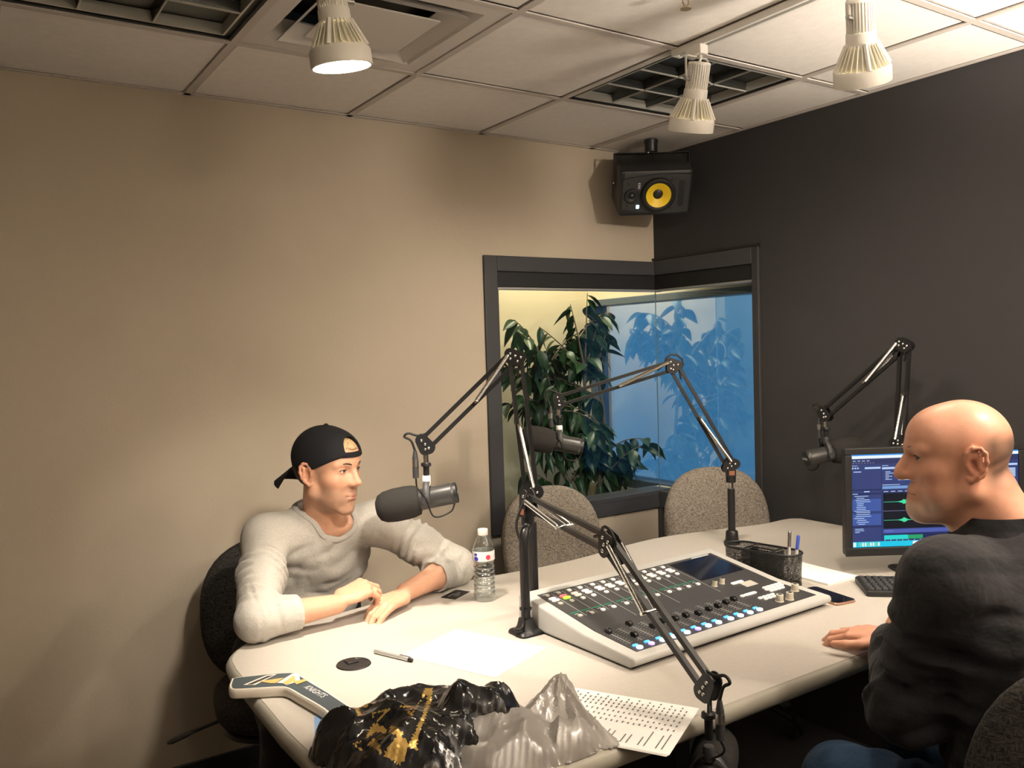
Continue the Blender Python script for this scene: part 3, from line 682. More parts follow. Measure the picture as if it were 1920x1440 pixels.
ARMS = [
 ((-1.745, -1.328, ZT), (-1.712, -1.302, 1.105), (-1.772, -1.703, 1.072), (-1.772, -1.994, .842), 'boom arm in front, folded down over the mixing console towards the camera', 'bent'),
 ((-1.620, -1.195, ZT), (-1.620, -1.190, 1.105), (-1.634, -1.150, 1.492), (-1.858, -1.013, 1.250), 'boom arm rising beside the water bottle, reaching to the man in the cap', 'straight'),
 ((-.585, -1.005, ZT), (-.585, -.998, 1.055), (-.742, -.871, 1.432), (-1.100, -.638, 1.313), 'boom arm in front of the corner window, pole behind the pen holder', 'straight'),
 ((-.200, -1.430, ZT), (-.200, -1.430, 1.136), (-.200, -1.453, 1.487), (-.200, -1.129, 1.229), 'boom arm behind the monitor, before the dark wall', 'straight'),
]
out = []
for i, (b0, p0, e0, k0, lab, pl) in enumerate(ARMS):
    b0 = (b0[0], b0[1], b0[2]) if pl == 'bent' else (p0[0], p0[1], b0[2])
    out.append(boom_arm(b0, p0, e0, k0, lab, pl, flange=(pl == 'bent')))
microphone(out[0][2]+Vector((0, 0, -.03)), (.80, .58, .10), out[0][1], 'microphone hanging past the near desk edge, at the bottom of the picture', text=True)
microphone(out[1][2], (-.82, .53, -.17), out[1][1], 'microphone with dark foam in front of the man in the cap')
microphone(out[2][2], (-.80, .50, .20), out[2][1], 'microphone in front of the window plant')
microphone(out[3][2], (.62, -.30, .12), out[3][1], 'microphone before the dark wall, its end cap towards the camera', text=True)
# ------------------------------------------------------------------ ceiling-hung loudspeaker in the corner
SX, SY, SZ = -.300, -.335, 2.185
SC = .80
spk = thing('studio_monitor', 'black loudspeaker with a yellow cone hung in the corner', 'loudspeaker', (SX, SY, SZ), R(-33)); spk.scale = (SC, SC, SC)
TILT = Matrix.Rotation(R(30), 4, 'X')       # front towards -y, tilted down
w_, h_, d_ = .405, .262, .30
cab = MB(); rings = []
for s_, y in ((.90, -.005), (.97, 0), (1, .012), (1, d_-.02), (.97, d_)): rings.append([(x*s_, y, z*s_) for x, z in rrect(w_, h_, .012, 3)])
rings = [[tuple(TILT @ Vector(p)) for p in rg] for rg in rings]
cab.loft(rings); cab.build('cabinet', M_blackp, spk, sm=30)
M_baf = pmat('baffle_grey', (.030, .030, .031), .5, bump=.1, bscale=200)
def yz(mb): mb.v = [tuple(TILT @ Vector(p)) for p in mb.v]; return mb
out_ = []
for k in range(40):
    u = -1+2*k/39; out_.append((u*.188, .098+.014*(1-u*u)+.010*u))
out_ += [(.188, -.108)]+[(u_*.188, -.098-.014*(1-u_*u_)-.010*u_) for u_ in [1-2*k/39 for k in range(40)]]
bf = MB().loft([[(x, -.006, z) for x, z in out_], [(x*.985, -.014, z*.98) for x, z in out_]]); yz(bf).build('baffle', M_baf, spk, sm=30)
RX = Matrix.Rotation(R(90), 4, 'X')        # lathe axis z -> -y
def lat(prof, x, z, y=-.037, n=40): return yz(MB().lathe(prof, n, Matrix.Translation((x, y, z)) @ RX, caps=False))
M_yel = pmat('yellow_aramid_cone', (.85, .58, .02), .42, var=.05, vscale=300)
lat([(.096, -.023), (.096, -.002), (.094, .003), (.088, .006), (.078, .005), (.070, .001)], .012, 0).build('woofer_surround', M_rubber, spk, sm=60)
lat([(.070, .001), (.028, -.020)], .012, 0).build('woofer_cone', M_yel, spk, sm=60)
lat([(.0, -.012), (.012, -.013), (.024, -.018), (.028, -.020)], .012, 0).build('dust_cap', M_blackp, spk, sm=60)
lat([(.042, -.023), (.040, -.010), (.036, -.008), (.022, -.014), (.016, -.016)], -.135, -.008).build('tweeter_guide', M_blackp, spk, sm=60)
lat([(.0, -.008), (.010, -.010), (.016, -.016)], -.135, -.008).build('tweeter_dome', pmat('tweeter_silk', (.02, .02, .022), .25), spk, sm=60)
yz(MB().loft([[(x+.142, -.0141, z) for x, z in rrect(.030, .150, .013, 4)], [(x+.142, -.0155, z) for x, z in rrect(.027, .147, .012, 4)]])).build('bass_port', M_black, spk)
M_led = pmat('blue_white_logo_light', (.6, .8, 1), .4, emit=(.45, .75, 1), estr=3.0)
yz(MB().loft([[(x-.098, -.0142, z-.072) for x, z in rrect(.018, .022, .004, 3)], [(x-.098, -.0160, z-.072) for x, z in rrect(.017, .021, .004, 3)]])).build('power_logo', M_led, spk)
tm = text_mesh('KRK', .020, M_ink); o = link(tm, 'maker_lettering', spk)
o.matrix_basis = TILT @ Matrix.Translation((-.096, -.0150, .048)) @ Matrix.Rotation(R(90), 4, 'X') @ Matrix.Rotation(R(-90), 4, 'Z')
for x, z in ((-.155, .058), (-.155, -.068), (.085, .080), (.085, -.085)): lat([(.0, .002), (.006, .002), (.0065, 0)], x, z, -.014, n=10).build('screw', M_black, spk, sm=40)
# yoke bracket and ceiling post
hx = w_/2+.010; zp = (CEIL-.060-SZ)/SC; piv = TILT @ Vector((0, d_*.42, .02))
fl = lambda a, b: MB().box(((a[0]+b[0])/2, (a[1]+b[1])/2, (a[2]+b[2])/2), (max(.005, abs(a[0]-b[0])), .030, max(.005, abs(a[2]-b[2]))))
for q in (-1, 1):
    fl((q*hx, piv.y, piv.z-.02), (q*hx, piv.y, zp)).build('bracket_arm', M_black, spk, bevel=.002)
    MB().cyl((q*(hx-.012), piv.y, piv.z), (q*(hx+.010), piv.y, piv.z), .006, n=10).build('pivot_bolt', M_chrome, spk, sm=50)
fl((-hx-.0025, piv.y, zp), (hx+.0025, piv.y, zp)).build('bracket_bar', M_black, spk, bevel=.002)
MB().lathe([(.036, zp+.003), (.036, zp+.05), (.039, zp+.056), (.039, (CEIL-SZ-.002)/SC)], 24, Matrix.Translation((0, piv.y, 0))).build('ceiling_post', M_black, spk, sm=40)
MB().ball((-.02, piv.y-.016, zp), .008).build('bracket_bolt', M_chrome, spk, sm=60)
MB().tube(curve([(0, piv.y, zp), (.01, piv.y-.03, zp-.04), (.02, d_-.02, .10), (.02, d_+.01, .03)], 6), .004, 8).build('speaker_cable', M_rubber, spk, sm=60)
# round black thing at the left end of the beige wall
fx = thing('wall_fixture', 'black rounded fixture at the far left edge of the beige wall', 'wall fixture', (-2.905, 0, 2.285))
MB().lathe([(.088, 0), (.092, .010), (.090, .034), (.080, .040), (.001, .040)], 40, Matrix.Rotation(R(90), 4, 'X')).build('body', M_blackp, fx, sm=40)
MB().lathe([(.093, .004), (.098, .008), (.097, .028), (.091, .034)], 40, Matrix.Rotation(R(90), 4, 'X'), caps=False).build('rim', M_black, fx, sm=40)
# ------------------------------------------------------------------ mixing console
M_cgrey = pmat('console_light_grey', (.46, .455, .435), .45)
M_cpanel = pmat('console_panel_charcoal', (.040, .039, .041), .48)
M_btn = pmat('button_white', (.82, .80, .76), .45, emit=(1, .95, .88), estr=.12)
M_btnp = pmat('button_blush', (.84, .72, .70), .45, emit=(1, .8, .78), estr=.12)
M_red = pmat('button_red_lit', (.8, .12, .12), .4, emit=(1, .12, .12), estr=.8)
M_grn = pmat('button_green_lit', (.35, .75, .05), .4, emit=(.4, 1, .05), estr=.8)
M_grey = pmat('button_grey', (.45, .43, .38), .5)
M_line = pmat('panel_line_print', (.45, .45, .44), .6)
M_gline = pmat('green_meter_strip', (.0, .13, .065), .5, emit=(0, .35, .16), estr=.25)
M_on = pmat('on_button_lit', (.85, .92, 1), .4, emit=(.72, .84, 1), estr=2.6)
M_off = pmat('off_button_lit_blue', (.1, .4, .8), .4, emit=(.05, .42, 1), estr=1.1)
M_lcd = pmat('dark_lcd_glass', (.008, .010, .020), .08, spec=.6)
M_knob = pmat('knob_bone', (.66, .61, .50), .45)
CW, CD = .757, .452
con = thing('mixing_console', 'grey broadcast mixing console with lit buttons and faders on the desk', 'mixing console', (-1.7075, -1.708, ZT), R(1.6))
prof = [(.020, .004), (.0, .014), (.0, .026), (.006, .031), (.178, .043), (CD-.012, .086), (CD, .082), (CD, .010), (CD-.05, .004)]
def side_shape(x, s): return [(x, v*1.0, z) for v, z in prof]
body = MB(); body.loft([[(x_, v, z) for v, z in prof] for x_ in (.0, CW)]); body.build('body', M_cgrey, con, bevel=.006, segs=3)
MB().b2((.015, .022, 0), (CW-.015, CD-.02, .006)).build('base_gasket', M_black, con)
def fr(p, q):
    "surface frame: origin at p (v, z), y axis towards q"
    d = Vector((0, q[0]-p[0], q[1]-p[1])).normalized(); n_ = Vector((1, 0, 0)).cross(d)
    return Matrix(((1, 0, 0, 0), (0, d.y, n_.y, p[0]), (0, d.z, n_.z, p[1]), (0, 0, 0, 1)))
LF = fr((.006, .0312), (.178, .0432)); UF = fr((.178, .0432), (CD-.012, .0862))
LL = math.hypot(.172, .012); UL = math.hypot(CD-.012-.178, .043)
x0, x1 = .034, CW-.034
lp = MB().prism([(x0, .022), (x1, .022), (x1, LL), (x0, LL)], .0, .0012, LF).build('lower_panel', M_cpanel, con)
upn = MB().prism([(x0, .0), (x1, .0), (x1, UL-.030), (x0, UL-.030)], .0, .0012, UF).build('upper_panel', M_cpanel, con)
def put(me, name, F, x, y, parent=con, z=.0012, rz=0):
    o = bpy.data.objects.new(name, me); COL.objects.link(o); o.parent = parent; o.matrix_basis = F @ Matrix.Translation((x, y, z)) @ Matrix.Rotation(rz, 4, 'Z'); return o
def btn(w_, h_, r_, ht=.0035, mat=M_btn, name='button'):
    m = MB(); m.loft([[(x, y, z) for x, y in rrect(w_*s_, h_*s_, r_*s_, 3)] for s_, z in ((1, 0), (1, ht*.75), (.88, ht))]); return m.mesh(name, mat, 40)
sq, sqg = btn(.013, .011, .0025), btn(.013, .011, .0025, mat=M_grey); wd, wdp, wdr, wdg = btn(.024, .0105, .005), btn(.024, .0105, .005, mat=M_btnp), btn(.024, .0105, .005, mat=M_red), btn(.024, .0105, .005, mat=M_grn)
gl = MB().prism(rrect(.030, .004, .0005, 1), 0, .0006).mesh('meter_strip', M_gline)
vl = MB().prism(rrect(.0011, .150, .0003, 1), 0, .0004).mesh('divider_line', M_line)
tx = MB().prism(rrect(.012, .0022, .0002, 1), 0, .0003).mesh('strip_caption', M_line)
slot = MB().prism(rrect(.0018, .086, .0006, 1), 0, .0004).mesh('fader_slot', M_line)
cap = MB().loft([[(x, y, z) for x, y in rrect(w_, h_, .001, 1)] for w_, h_, z in ((.011, .020, .002), (.011, .020, .008), (.009, .011, .011), (.009, .008, .0095), (.009, .003, .0095))]).mesh('fader_knob', pmat('fader_black', (.02, .02, .021), .3), 35)
stem = MB().box((0, 0, .001), (.003, .006, .004)).mesh('fader_stem', M_steel)
onb = MB().loft([[(x, y+.0, z) for x, y in rrect(.017*s_, .0145*s_, .0068*s_, 4)] for s_, z in ((1, 0), (1, .003), (.85, .0042))]).mesh('on_button', M_on, 40)
offb = btn(.016, .0065, .001, .0035, M_off, 'off_button'); onp = btn(.017, .0145, .0068, .004, pmat('on_button_lilac', (.6, .5, .8), .4, emit=(.45, .3, 1), estr=1.0), 'on_button')
mk = []
for a in range(9): mk.append((-.0085, .008+a*.0095, .0045)); mk.append((.0085, .008+a*.0095, .0045))
mkm = MB()
for x, y, w_ in mk: mkm.prism(rrect(w_, .0009, .0002, 1, x, y), 0, .0003)
mkm = mkm.mesh('fader_scale', M_line)
strips = [x0+.020+.0385*k+.0075*(k//4) for k in range(12)]
fpos = [.086, .030, .095, .045, .058, .05, .05, .042, .047, .05, .056, .062]
for k, x in enumerate(strips):
    put(sqg if k < 2 else sq, 'button', UF, x, UL-.048)
    put(tx, 'strip_caption', UF, x-.002, UL-.0385)
    put(wdr if k == 1 else (wdp if k in (2, 9, 10) else wd), 'button', UF, x, UL-.070); put(wdg if k == 1 else wd, 'button', UF, x+.002, UL-.083)
    put(sqg if k < 2 else sq, 'button', UF, x+.002, UL-.104)
    put(gl, 'meter_strip', UF, x, .103); put(tx, 'strip_caption', UF, x+.001, .094)
    put(sqg if k in (0, 1) else sq, 'button', UF, x+.002, .080)
    if k % 4 != 3: put(vl, 'divider_line', UF, x+.019, UL-.115)
    else: put(vl, 'divider_line', UF, x+.0225, UL-.115); put(vl, 'divider_line', UF, x+.0225, .09)
    put(slot, 'fader_slot', LF, x, .055+.052); o = put(cap, 'fader_knob', LF, x, .065+fpos[k]*.9); put(stem, 'fader_stem', LF, x, .065+fpos[k]*.9)
    sc_ = put(mkm, 'fader_scale', LF, x, .062); sc_['kind'] = 'stuff'
    put(onp if k in (1, 5) else onb, 'on_button', LF, x+.001, .034); put(offb, 'off_button', LF, x, .0485)
DX0 = strips[-1]+.034; DX1 = x1-.012
put(MB().prism(rrect(DX1-DX0, .130, .003, 2), 0, .0008).mesh('display', M_lcd), 'display', UF, (DX0+DX1)/2, UL-.030-.078)
put(MB().prism(rrect(.075, .0035, .0004, 1), 0, .0004).mesh('display_caption', M_ink), 'display_caption', UF, DX1-.045, UL-.036)
kn = lambda r_, h_: MB().lathe([(r_*1.15, 0), (r_*1.15, .0015), (r_, .0022), (r_*.94, h_-.001), (r_*.85, h_)], 20).mesh('knob', M_knob, 35)
k1, k2 = kn(.0075, .017), kn(.0105, .020); kc = MB().lathe([(.0, .0004), (.0065, 0)], 16, caps=False).mesh('knob_cap', M_dark)
for x, y in ((DX0+.004, .050), (DX0+.038, .052)): o = put(k1, 'knob', UF, x, y); put(kc, 'knob_cap', UF, x, y, z=.0012+.0172)
for x, y in ((DX0+.066, .046), (DX0+.102, .040), (DX1-.010, .076)): o = put(k2, 'knob', LF, x, y); put(kc, 'knob_cap', LF, x, y, z=.0012+.0203)
lz = btn(.050, .011, .0045); put(lz, 'button', LF, DX0+.045, .128); put(btn(.016, .011, .0045), 'button', LF, DX0+.012, .128); put(lz, 'button', UF, DX0+.083, .034)
put(MB().prism(rrect(.050, .030, .001, 1), 0, .0006).mesh('small_display', M_grey), 'small_display', UF, DX0+.110, .014)
sb = btn(.016, .009, .004)
for a in range(4): put(sb, 'button', LF, DX0+.040+a*.0175, .090)
for a in range(3): put(sb, 'button', LF, DX0+.048+a*.0175, .077)
for a in range(5): put(sb, 'button', LF, DX1-.065+a*.0165, .138)
for a in range(5): put(sb, 'button', LF, DX1-.072+a*.0165, .124)
for a in range(4): put(sb, 'button', LF, DX1-.070+a*.0165, .110)
# ------------------------------------------------------------------ monitor
MONX = Vector((.842, -.539, 0)).normalized()       # along the screen, to its right
mo = thing('computer_monitor', 'wide computer monitor showing audio editing tracks, behind the bald man', 'monitor', (-.40, -1.665, ZT), math.atan2(MONX.y, MONX.x))
mw, mh, zb_ = .575, .342, .060        # local: x right, -y towards viewer
MB().loft([[(x, y, z+zb_+mh/2) for x, z in rrect(mw*s_, mh*s_, .010, 3)] for s_, y in ((1, -.012), (1, .010), (.93, .028), (.6, .045))]).build('case', M_blackp, mo, sm=30)
bz = MB()
bw = .022
for lo, hi in (((-mw/2, -.018, zb_), (mw/2, -.010, zb_+.026)), ((-mw/2, -.018, zb_+mh-bw+.002), (mw/2, -.010, zb_+mh)), ((-mw/2, -.018, zb_+.026), (-mw/2+bw, -.010, zb_+mh-bw)), ((mw/2-bw, -.018, zb_+.026), (mw/2, -.010, zb_+mh-bw))): bz.b2(lo, hi)
bz.build('bezel', M_blackp, mo, bevel=.0015)
sw_, sh_ = mw-2*bw, mh-bw-.026
cols = {}
def scol(c, s=1.0):
    k = (c, s)
    if k not in cols: cols[k] = pmat('screen_colour', (0, 0, 0), .35, emit=rgb(c), estr=s)
    return cols[k]
SQ = []
def q_(x0, y0, x1, y1, c): SQ.append(([(x0, y0), (x1, y0), (x1, y1), (x0, y1)], c))
WR = sw_/sh_*905
X_ = lambda px: (px-140); Y_ = lambda py: (py-175)
NAVY, PANEL, LITE, BLK, CY = (52, 66, 122), (66, 92, 165), (190, 215, 250), (10, 18, 34), (30, 205, 240)
q_(0, 0, WR, 905, NAVY); q_(0, 0, WR, 14, (60, 150, 235)); q_(0, 14, WR, 42, (240, 252, 255)); q_(0, 50, WR, 95, (45, 55, 100))
for x in (15, 60, 105, 150): q_(x, 60, x+28, 67, LITE)
for k in range(8): q_(14+28*k, 80, 24+28*k, 88, (150, 140, 190))
q_(130, 125, 285, 143, LITE)
for x in (5, 30, 55): q_(x, 126, x+16, 140, LITE)
q_(20, 165, 95, 173, LITE); q_(5, 107, 60, 112, LITE)
q_(288, 100, 294, 905, (38, 46, 90))
q_(0, 340, 285, 352, (38, 46, 90)); q_(120, 358, 175, 368, LITE)
q_(0, 378, 285, 392, (38, 46, 90)); q_(8, 382, 60, 388, LITE)
random.seed(3)
q_(0, 435, 285, 555, PANEL); q_(0, 580, 285, 690, PANEL); q_(0, 700, 285, 712, (38, 46, 90))
for yy in range(404, 560, 18): a = random.randint(12, 50); q_(a, yy, a+random.randint(60, 170), yy+6, LITE)
for yy in range(562, 690, 19): a = random.randint(10, 60); q_(a, yy, a+random.randint(70, 170), yy+6, LITE)
for yy in (724, 740, 756): q_(28, yy, 28+random.randint(40, 100), yy+6, LITE)
q_(298, 130, WR-10, 150, LITE); q_(298, 112, 360, 117, LITE)
for k in range(6): q_(330, 172+15*k, 330+random.randint(30, 110), 178+15*k, LITE); q_(455, 175+15*k, WR-30, 186+15*k, (200, 222, 250))
q_(298, 300, 470, 306, LITE); q_(298, 315, WR-10, 342, (120, 160, 215)); q_(298, 352, WR-10, 382, (45, 55, 105))
for k in range(10): q_(310+70*k, 364, 355+70*k, 371, LITE)
q_(304, 384, WR-14, 730, BLK); q_(304, 556, WR-14, 560, (120, 130, 170))
q_(304, 738, WR-14, 775, (80, 95, 175)); q_(320, 752, 400, 757, (130, 145, 200))
q_(304, 780, WR-14, 845, (35, 44, 92)); q_(310, 795, 545, 838, (40, 220, 215)); q_(545, 797, 690, 836, (40, 165, 110))
for k in range(9): q_(312+58*k, 842, 322+58*k, 848, LITE)
q_(0, 852, WR, 905, CY); q_(8, 856, 34, 900, (240, 255, 255))
for k in range(8): q_(66+26*k, 860, 84+26*k, 896, (220, 250, 240) if k % 3 else (130, 220, 160))
q_(590, 858, 640, 900, (245, 250, 255))
for yc in (470, 648):
    top, bot = [], []; random.seed(5)
    for k in range(120):
        x = 308+k*(WR-340)/120; u = k/120
        a = 2+9*math.exp(-((u-.13)/.03)**2)*0
        a = 2+24*math.exp(-((x-508)/32)**2)*random.uniform(.5, 1)+9*math.exp(-((x-640)/26)**2)*random.uniform(.4, 1)+8*math.exp(-((x-740)/30)**2)*random.uniform(.4, 1)+12*(x > 830)*random.uniform(.1, 1)
        top.append((x, yc-a)); bot.append((x, yc+a))
    SQ.append((top+bot[::-1], (70, 225, 165)))
scr = MB(); mats = []; mi = {}
for i, (P, c) in enumerate(SQ):
    if c not in mi: mi[c] = len(mats); mats.append(scol(c, .95))
    scr.cur = mi[c]; yy = -.0125-.00002*i
    pts = [(-mw/2+bw+x/905*sh_, yy, zb_+mh-bw+.002-y/905*sh_) for x, y in P]
    if len(pts) == 4: scr.add(pts, [(3, 2, 1, 0)])
    else:
        n_ = len(pts); h2 = n_//2
        for k in range(h2-1): scr.add([pts[k], pts[k+1], pts[n_-2-k], pts[n_-1-k]], [(3, 2, 1, 0)])
scr.build('screen', mats, mo)
MB().tube([(0, .03, .010), (0, .035, .10), (0, .04, zb_+.12)], [.035, .030, .030], 12, flat=.4, upv=(0, 1, 0)).build('stand_neck', M_blackp, mo, sm=40)
MB().loft([[(x*s_, y*s_-.02, z) for x, y in rrect(.24, .19, .02, 4)] for s_, z in ((1, 0), (1, .006), (.96, .009))]).build('stand_base', M_dark, mo, sm=40)
MB().lathe([(.03, .0), (.03, .012)], 20, Matrix.Translation((-.06, -.006, zb_-.012))).build('stand_hinge', M_blackp, mo, sm=40)
# keyboard --------------------------------------------------------------
kb = thing('keyboard', 'black computer keyboard under the bald man\'s arm', 'keyboard', (-.590, -1.785, ZT), R(-43))
MB().loft([[(x*s_, y*s_, z+.04*max(0, y)) for x, y in rrect(.43, .155, .008, 3)] for s_, z in ((1, .001), (1, .014), (.98, .017))]).build('case', M_blackp, kb, sm=35)
key = MB().loft([[(x, y, z) for x, y in rrect(.0165*s_, .0150*s_, .002, 2)] for s_, z in ((1, 0), (.98, .004), (.80, .0075))]).mesh('key', M_dark, 40)
for rr_ in range(6):
    for cc in range(22):
        if rr_ == 0 and cc % 5 == 4: continue
        link(key, 'key', kb, (-.200+cc*.019, -.060+(5-rr_)*.022+(.004 if rr_ == 0 else 0)-.002, .0165+.04*max(0, -.060+(5-rr_)*.022)))
# phone -----------------------------------------------------------------
ph = thing('smartphone', 'black glass smartphone with a rose gold rim beside the console', 'smartphone', (-.890, -1.622, ZT), R(-9))
M_rose = pmat('rose_gold', (.62, .36, .26), .3, .9)
MB().loft([[(x*s_, y*s_, z) for x, y in rrect(.077, .158, .011, 5)] for s_, z in ((.97, 0), (1, .002), (1, .0062), (.975, .0075))]).build('body', M_rose, ph, sm=40)
MB().prism(rrect(.073, .154, .010, 5), .0075, .0081).build('screen_glass', M_lcd, ph)
# papers ------------------------------------------------------------------
def sheet(name, c, w_, h_, rz, label, t=.0006, bend=0, mat=M_paper, cat='paper', z=ZT, group=None):
    r = thing(name, label, cat, (c[0], c[1], z), rz, group); m = MB(); n = 8
    top = [[(-w_/2+w_*i/n, -h_/2+h_*j/n, .0004+bend*((i/n-.5)**2)*((j/n)**2)*4) for i in range(n+1)] for j in range(n+1)]
    V = [p for row in top for p in row]; F = [(j*(n+1)+i, j*(n+1)+i+1, (j+1)*(n+1)+i+1, (j+1)*(n+1)+i) for j in range(n) for i in range(n)]
    nv = len(V); V2 = [(x, y, z_+t) for x, y, z_ in V]; m.add(V, [f[::-1] for f in F]); m.add(V2, F)
    ring = [i for i in range(n+1)]+[(k+1)*(n+1)+n for k in range(n)]+[n*(n+1)+n-1-k for k in range(n)]+[(n-1-k)*(n+1) for k in range(n-1)]
    m.f += [(ring[i], ring[(i+1) % len(ring)], nv+ring[(i+1) % len(ring)], nv+ring[i]) for i in range(len(ring))]; m.mi += [0]*len(ring)
    m.build('leaf', mat, r, sm=30); return r
sheet('paper_sheet', (-1.926, -1.362), .222, .284, R(22), 'blank white paper lying in the lamp light beside the console')
pd = thing('note_pad', 'blank white note pad beside the mesh pen holder', 'note pad', (-.712, -1.452, ZT), R(-2))
MB().prism(rrect(.145, .215, .002, 2), .0, .006).build('pages', M_paper, pd)
MB().b2((-.0725, .100, .0), (.0725, .1085, .0075)).build('binding', M_paper, pd)
# printed schedule: stapled sheets near the front edge
def print_rows(parent, w_, h_, zoff):
    m = MB(); random.seed(11); cols_ = 22
    for i in range(cols_):
        x = -w_/2+.014+(w_-.028)*i/(cols_-1)
        for a, b in ((.93, .965), (.86, .90), (.79, .83), (.72, .76), (.62, .66), (.52, .555), (.42, .46)):
            if a > .92 and i % 2: continue
            j = random.uniform(-.006, .006); m.add([(x-.0017, -h_/2+h_*(a+j), zoff), (x+.0017, -h_/2+h_*(a+j), zoff), (x+.0017, -h_/2+h_*(b+j), zoff), (x-.0017, -h_/2+h_*(b+j), zoff)], [(0, 1, 2, 3)])
        if i % 3 != 1:
            l = random.uniform(.14, .32); m.add([(x-.0014, -h_/2+h_*.05, zoff), (x+.0014, -h_/2+h_*.05, zoff), (x+.0014, -h_/2+h_*(.05+l), zoff), (x-.0014, -h_/2+h_*(.05+l), zoff)], [(0, 1, 2, 3)])
    o = m.build('printed_lines', pmat('grey_print', (.16, .16, .16), .7), parent); o['kind'] = 'stuff'; return o
sc = thing('printed_schedule', 'white printed schedule sheets at the front desk edge beside the grey bag', 'papers', (-1.905, -1.865, ZT), R(-60.5))
for k in range(3):
    o = MB().prism(rrect(.280, .218, .001, 1, .002*k, .002*k), .0003+.0008*k, .0009+.0008*k).build('page', M_paper, sc)
print_rows(sc, .270, .210, .0030).location = (.004, .004, 0)
# pen, card -----------------------------------------------------------------
M_silver = pmat('pen_silver', (.62, .62, .60), .3, .6)
pn = thing('pen', 'silver pen with a black tip lying by the cable grommet', 'pen', (-2.103, -1.272, ZT), R(-68.5))
def pen_parts(r, L=.125, body=M_silver, tip=M_blackp):
    Y = Matrix.Translation((-L/2, 0, .0055)) @ Matrix.Rotation(R(90), 4, 'Y')
    MB().lathe([(.0052, 0), (.0055, .004), (.0055, L*.62), (.0050, L*.64)], 14, Y).build('barrel', body, r, sm=40)
    MB().lathe([(.0054, L*.64), (.0056, L*.88), (.0048, L*.90)], 14, Y).build('grip', body, r, sm=40)
    MB().lathe([(.0050, L*.90), (.0052, L*.96), (.003, L)], 14, Y).build('end_button', tip, r, sm=40)
    MB().b2((L*.18, -.0018, .011), (L*.45, .0018, .0128)).build('clip', M_steel, r)
pen_parts(pn)
cd = thing('business_card', 'black printed card lying between the elbow and the bottle', 'card', (-1.715, -.905, ZT), R(28))
MB().prism(rrect(.088, .052, .002, 2), .0, .0012).build('card', pmat('card_black', (.012, .011, .011), .4), cd)
m = MB()
for x, y, w_ in ((-.012, .008, .030), (.006, -.002, .036), (-.004, -.012, .022)): m.prism(rrect(w_, .0035, .0008, 1, x, y), .0012, .0015)
tag(m.build('card_print', pmat('card_grey_print', (.22, .21, .20), .5), cd), kind='stuff')
# bottle ---------------------------------------------------------------------
bt = thing('water_bottle', 'clear plastic water bottle with a white cap on the desk', 'bottle', (-1.672, -1.006, ZT))
def clear_mat(name, tint, refl):
    t = NT(name); t.t.nodes.remove(t.b)
    tr = t.n('ShaderNodeBsdfTransparent'); tr.inputs[0].default_value = (*tint, 1); g_ = t.n('ShaderNodeBsdfGlossy'); g_.inputs['Roughness'].default_value = .06
    lw = t.n('ShaderNodeLayerWeight', i_Blend=.35); mx = t.n('ShaderNodeMixShader')
    ma = t.n('ShaderNodeMath', operation='MULTIPLY_ADD', i_1=refl, i_2=.07); t.l(lw.outputs['Facing'], ma.inputs[0]); t.l(ma.outputs[0], mx.inputs[0])
    t.l(tr.outputs[0], mx.inputs[1]); t.l(g_.outputs[0], mx.inputs[2]); t.l(mx.outputs[0], t.out.inputs[0]); return t.m
M_pet = clear_mat('clear_pet', (.93, .95, .95), .55)
pr = [(.024, .0), (.030, .004), (.0325, .010), (.0325, .018)]
for k in range(6): z = .022+k*.0135; pr += [(.0325, z), (.0318, z+.004), (.0285, z+.0065), (.0318, z+.010)]
pr += [(.032, .104), (.0285, .112), (.032, .120), (.0325, .124), (.0325, .150), (.032, .156), (.028, .170), (.020, .186), (.0135, .194), (.0125, .198), (.0125, .204)]
MB().lathe(pr, 28, caps=False).build('bottle_shell', M_pet, bt, sm=50)
MB().lathe([(.0245, .002)]+[(r_*.95, z) for r_, z in pr[2:-6]]+[(.0300, .150)], 28).build('water', clear_mat('water_clear', (.90, .93, .93), .25), bt, sm=50)
MB().lathe([(.0331, .1225), (.0333, .124), (.0333, .1495), (.0331, .151)], 36, caps=False).build('label_wrap', M_paper, bt, sm=40)
def patch(a0, z0, rx, rz_, mat, name):
    P = []
    for k in range(20):
        a = 2*PI*k/20; an = a0+rx*math.cos(a)/.0338; P.append((.0338*math.cos(an), .0338*math.sin(an), z0+rz_*math.sin(a)))
    c = (.0340*math.cos(a0), .0340*math.sin(a0), z0); m = MB(); m.add([c]+P, [(0, 1+k, 1+(k+1) % 20) for k in range(20)]); return m.build(name, mat, bt)
va = math.atan2(-3.156+1.006, -2.99+1.672)
patch(va+.42, .1345, .0075, .0075, pmat('label_red', (.75, .06, .14), .5), 'label_red_spot'); patch(va-.72, .1300, .008, .0068, pmat('label_blue', (.04, .05, .5), .5), 'label_blue_spot'); patch(va-.76, .1425, .006, .004, bpy.data.materials['label_blue'], 'label_blue_mark')
MB().lathe([(.0150, .196), (.0155, .197), (.0155, .2115), (.0145, .2135), (.001, .2137)], 28).build('cap', M_white, bt, sm=40)
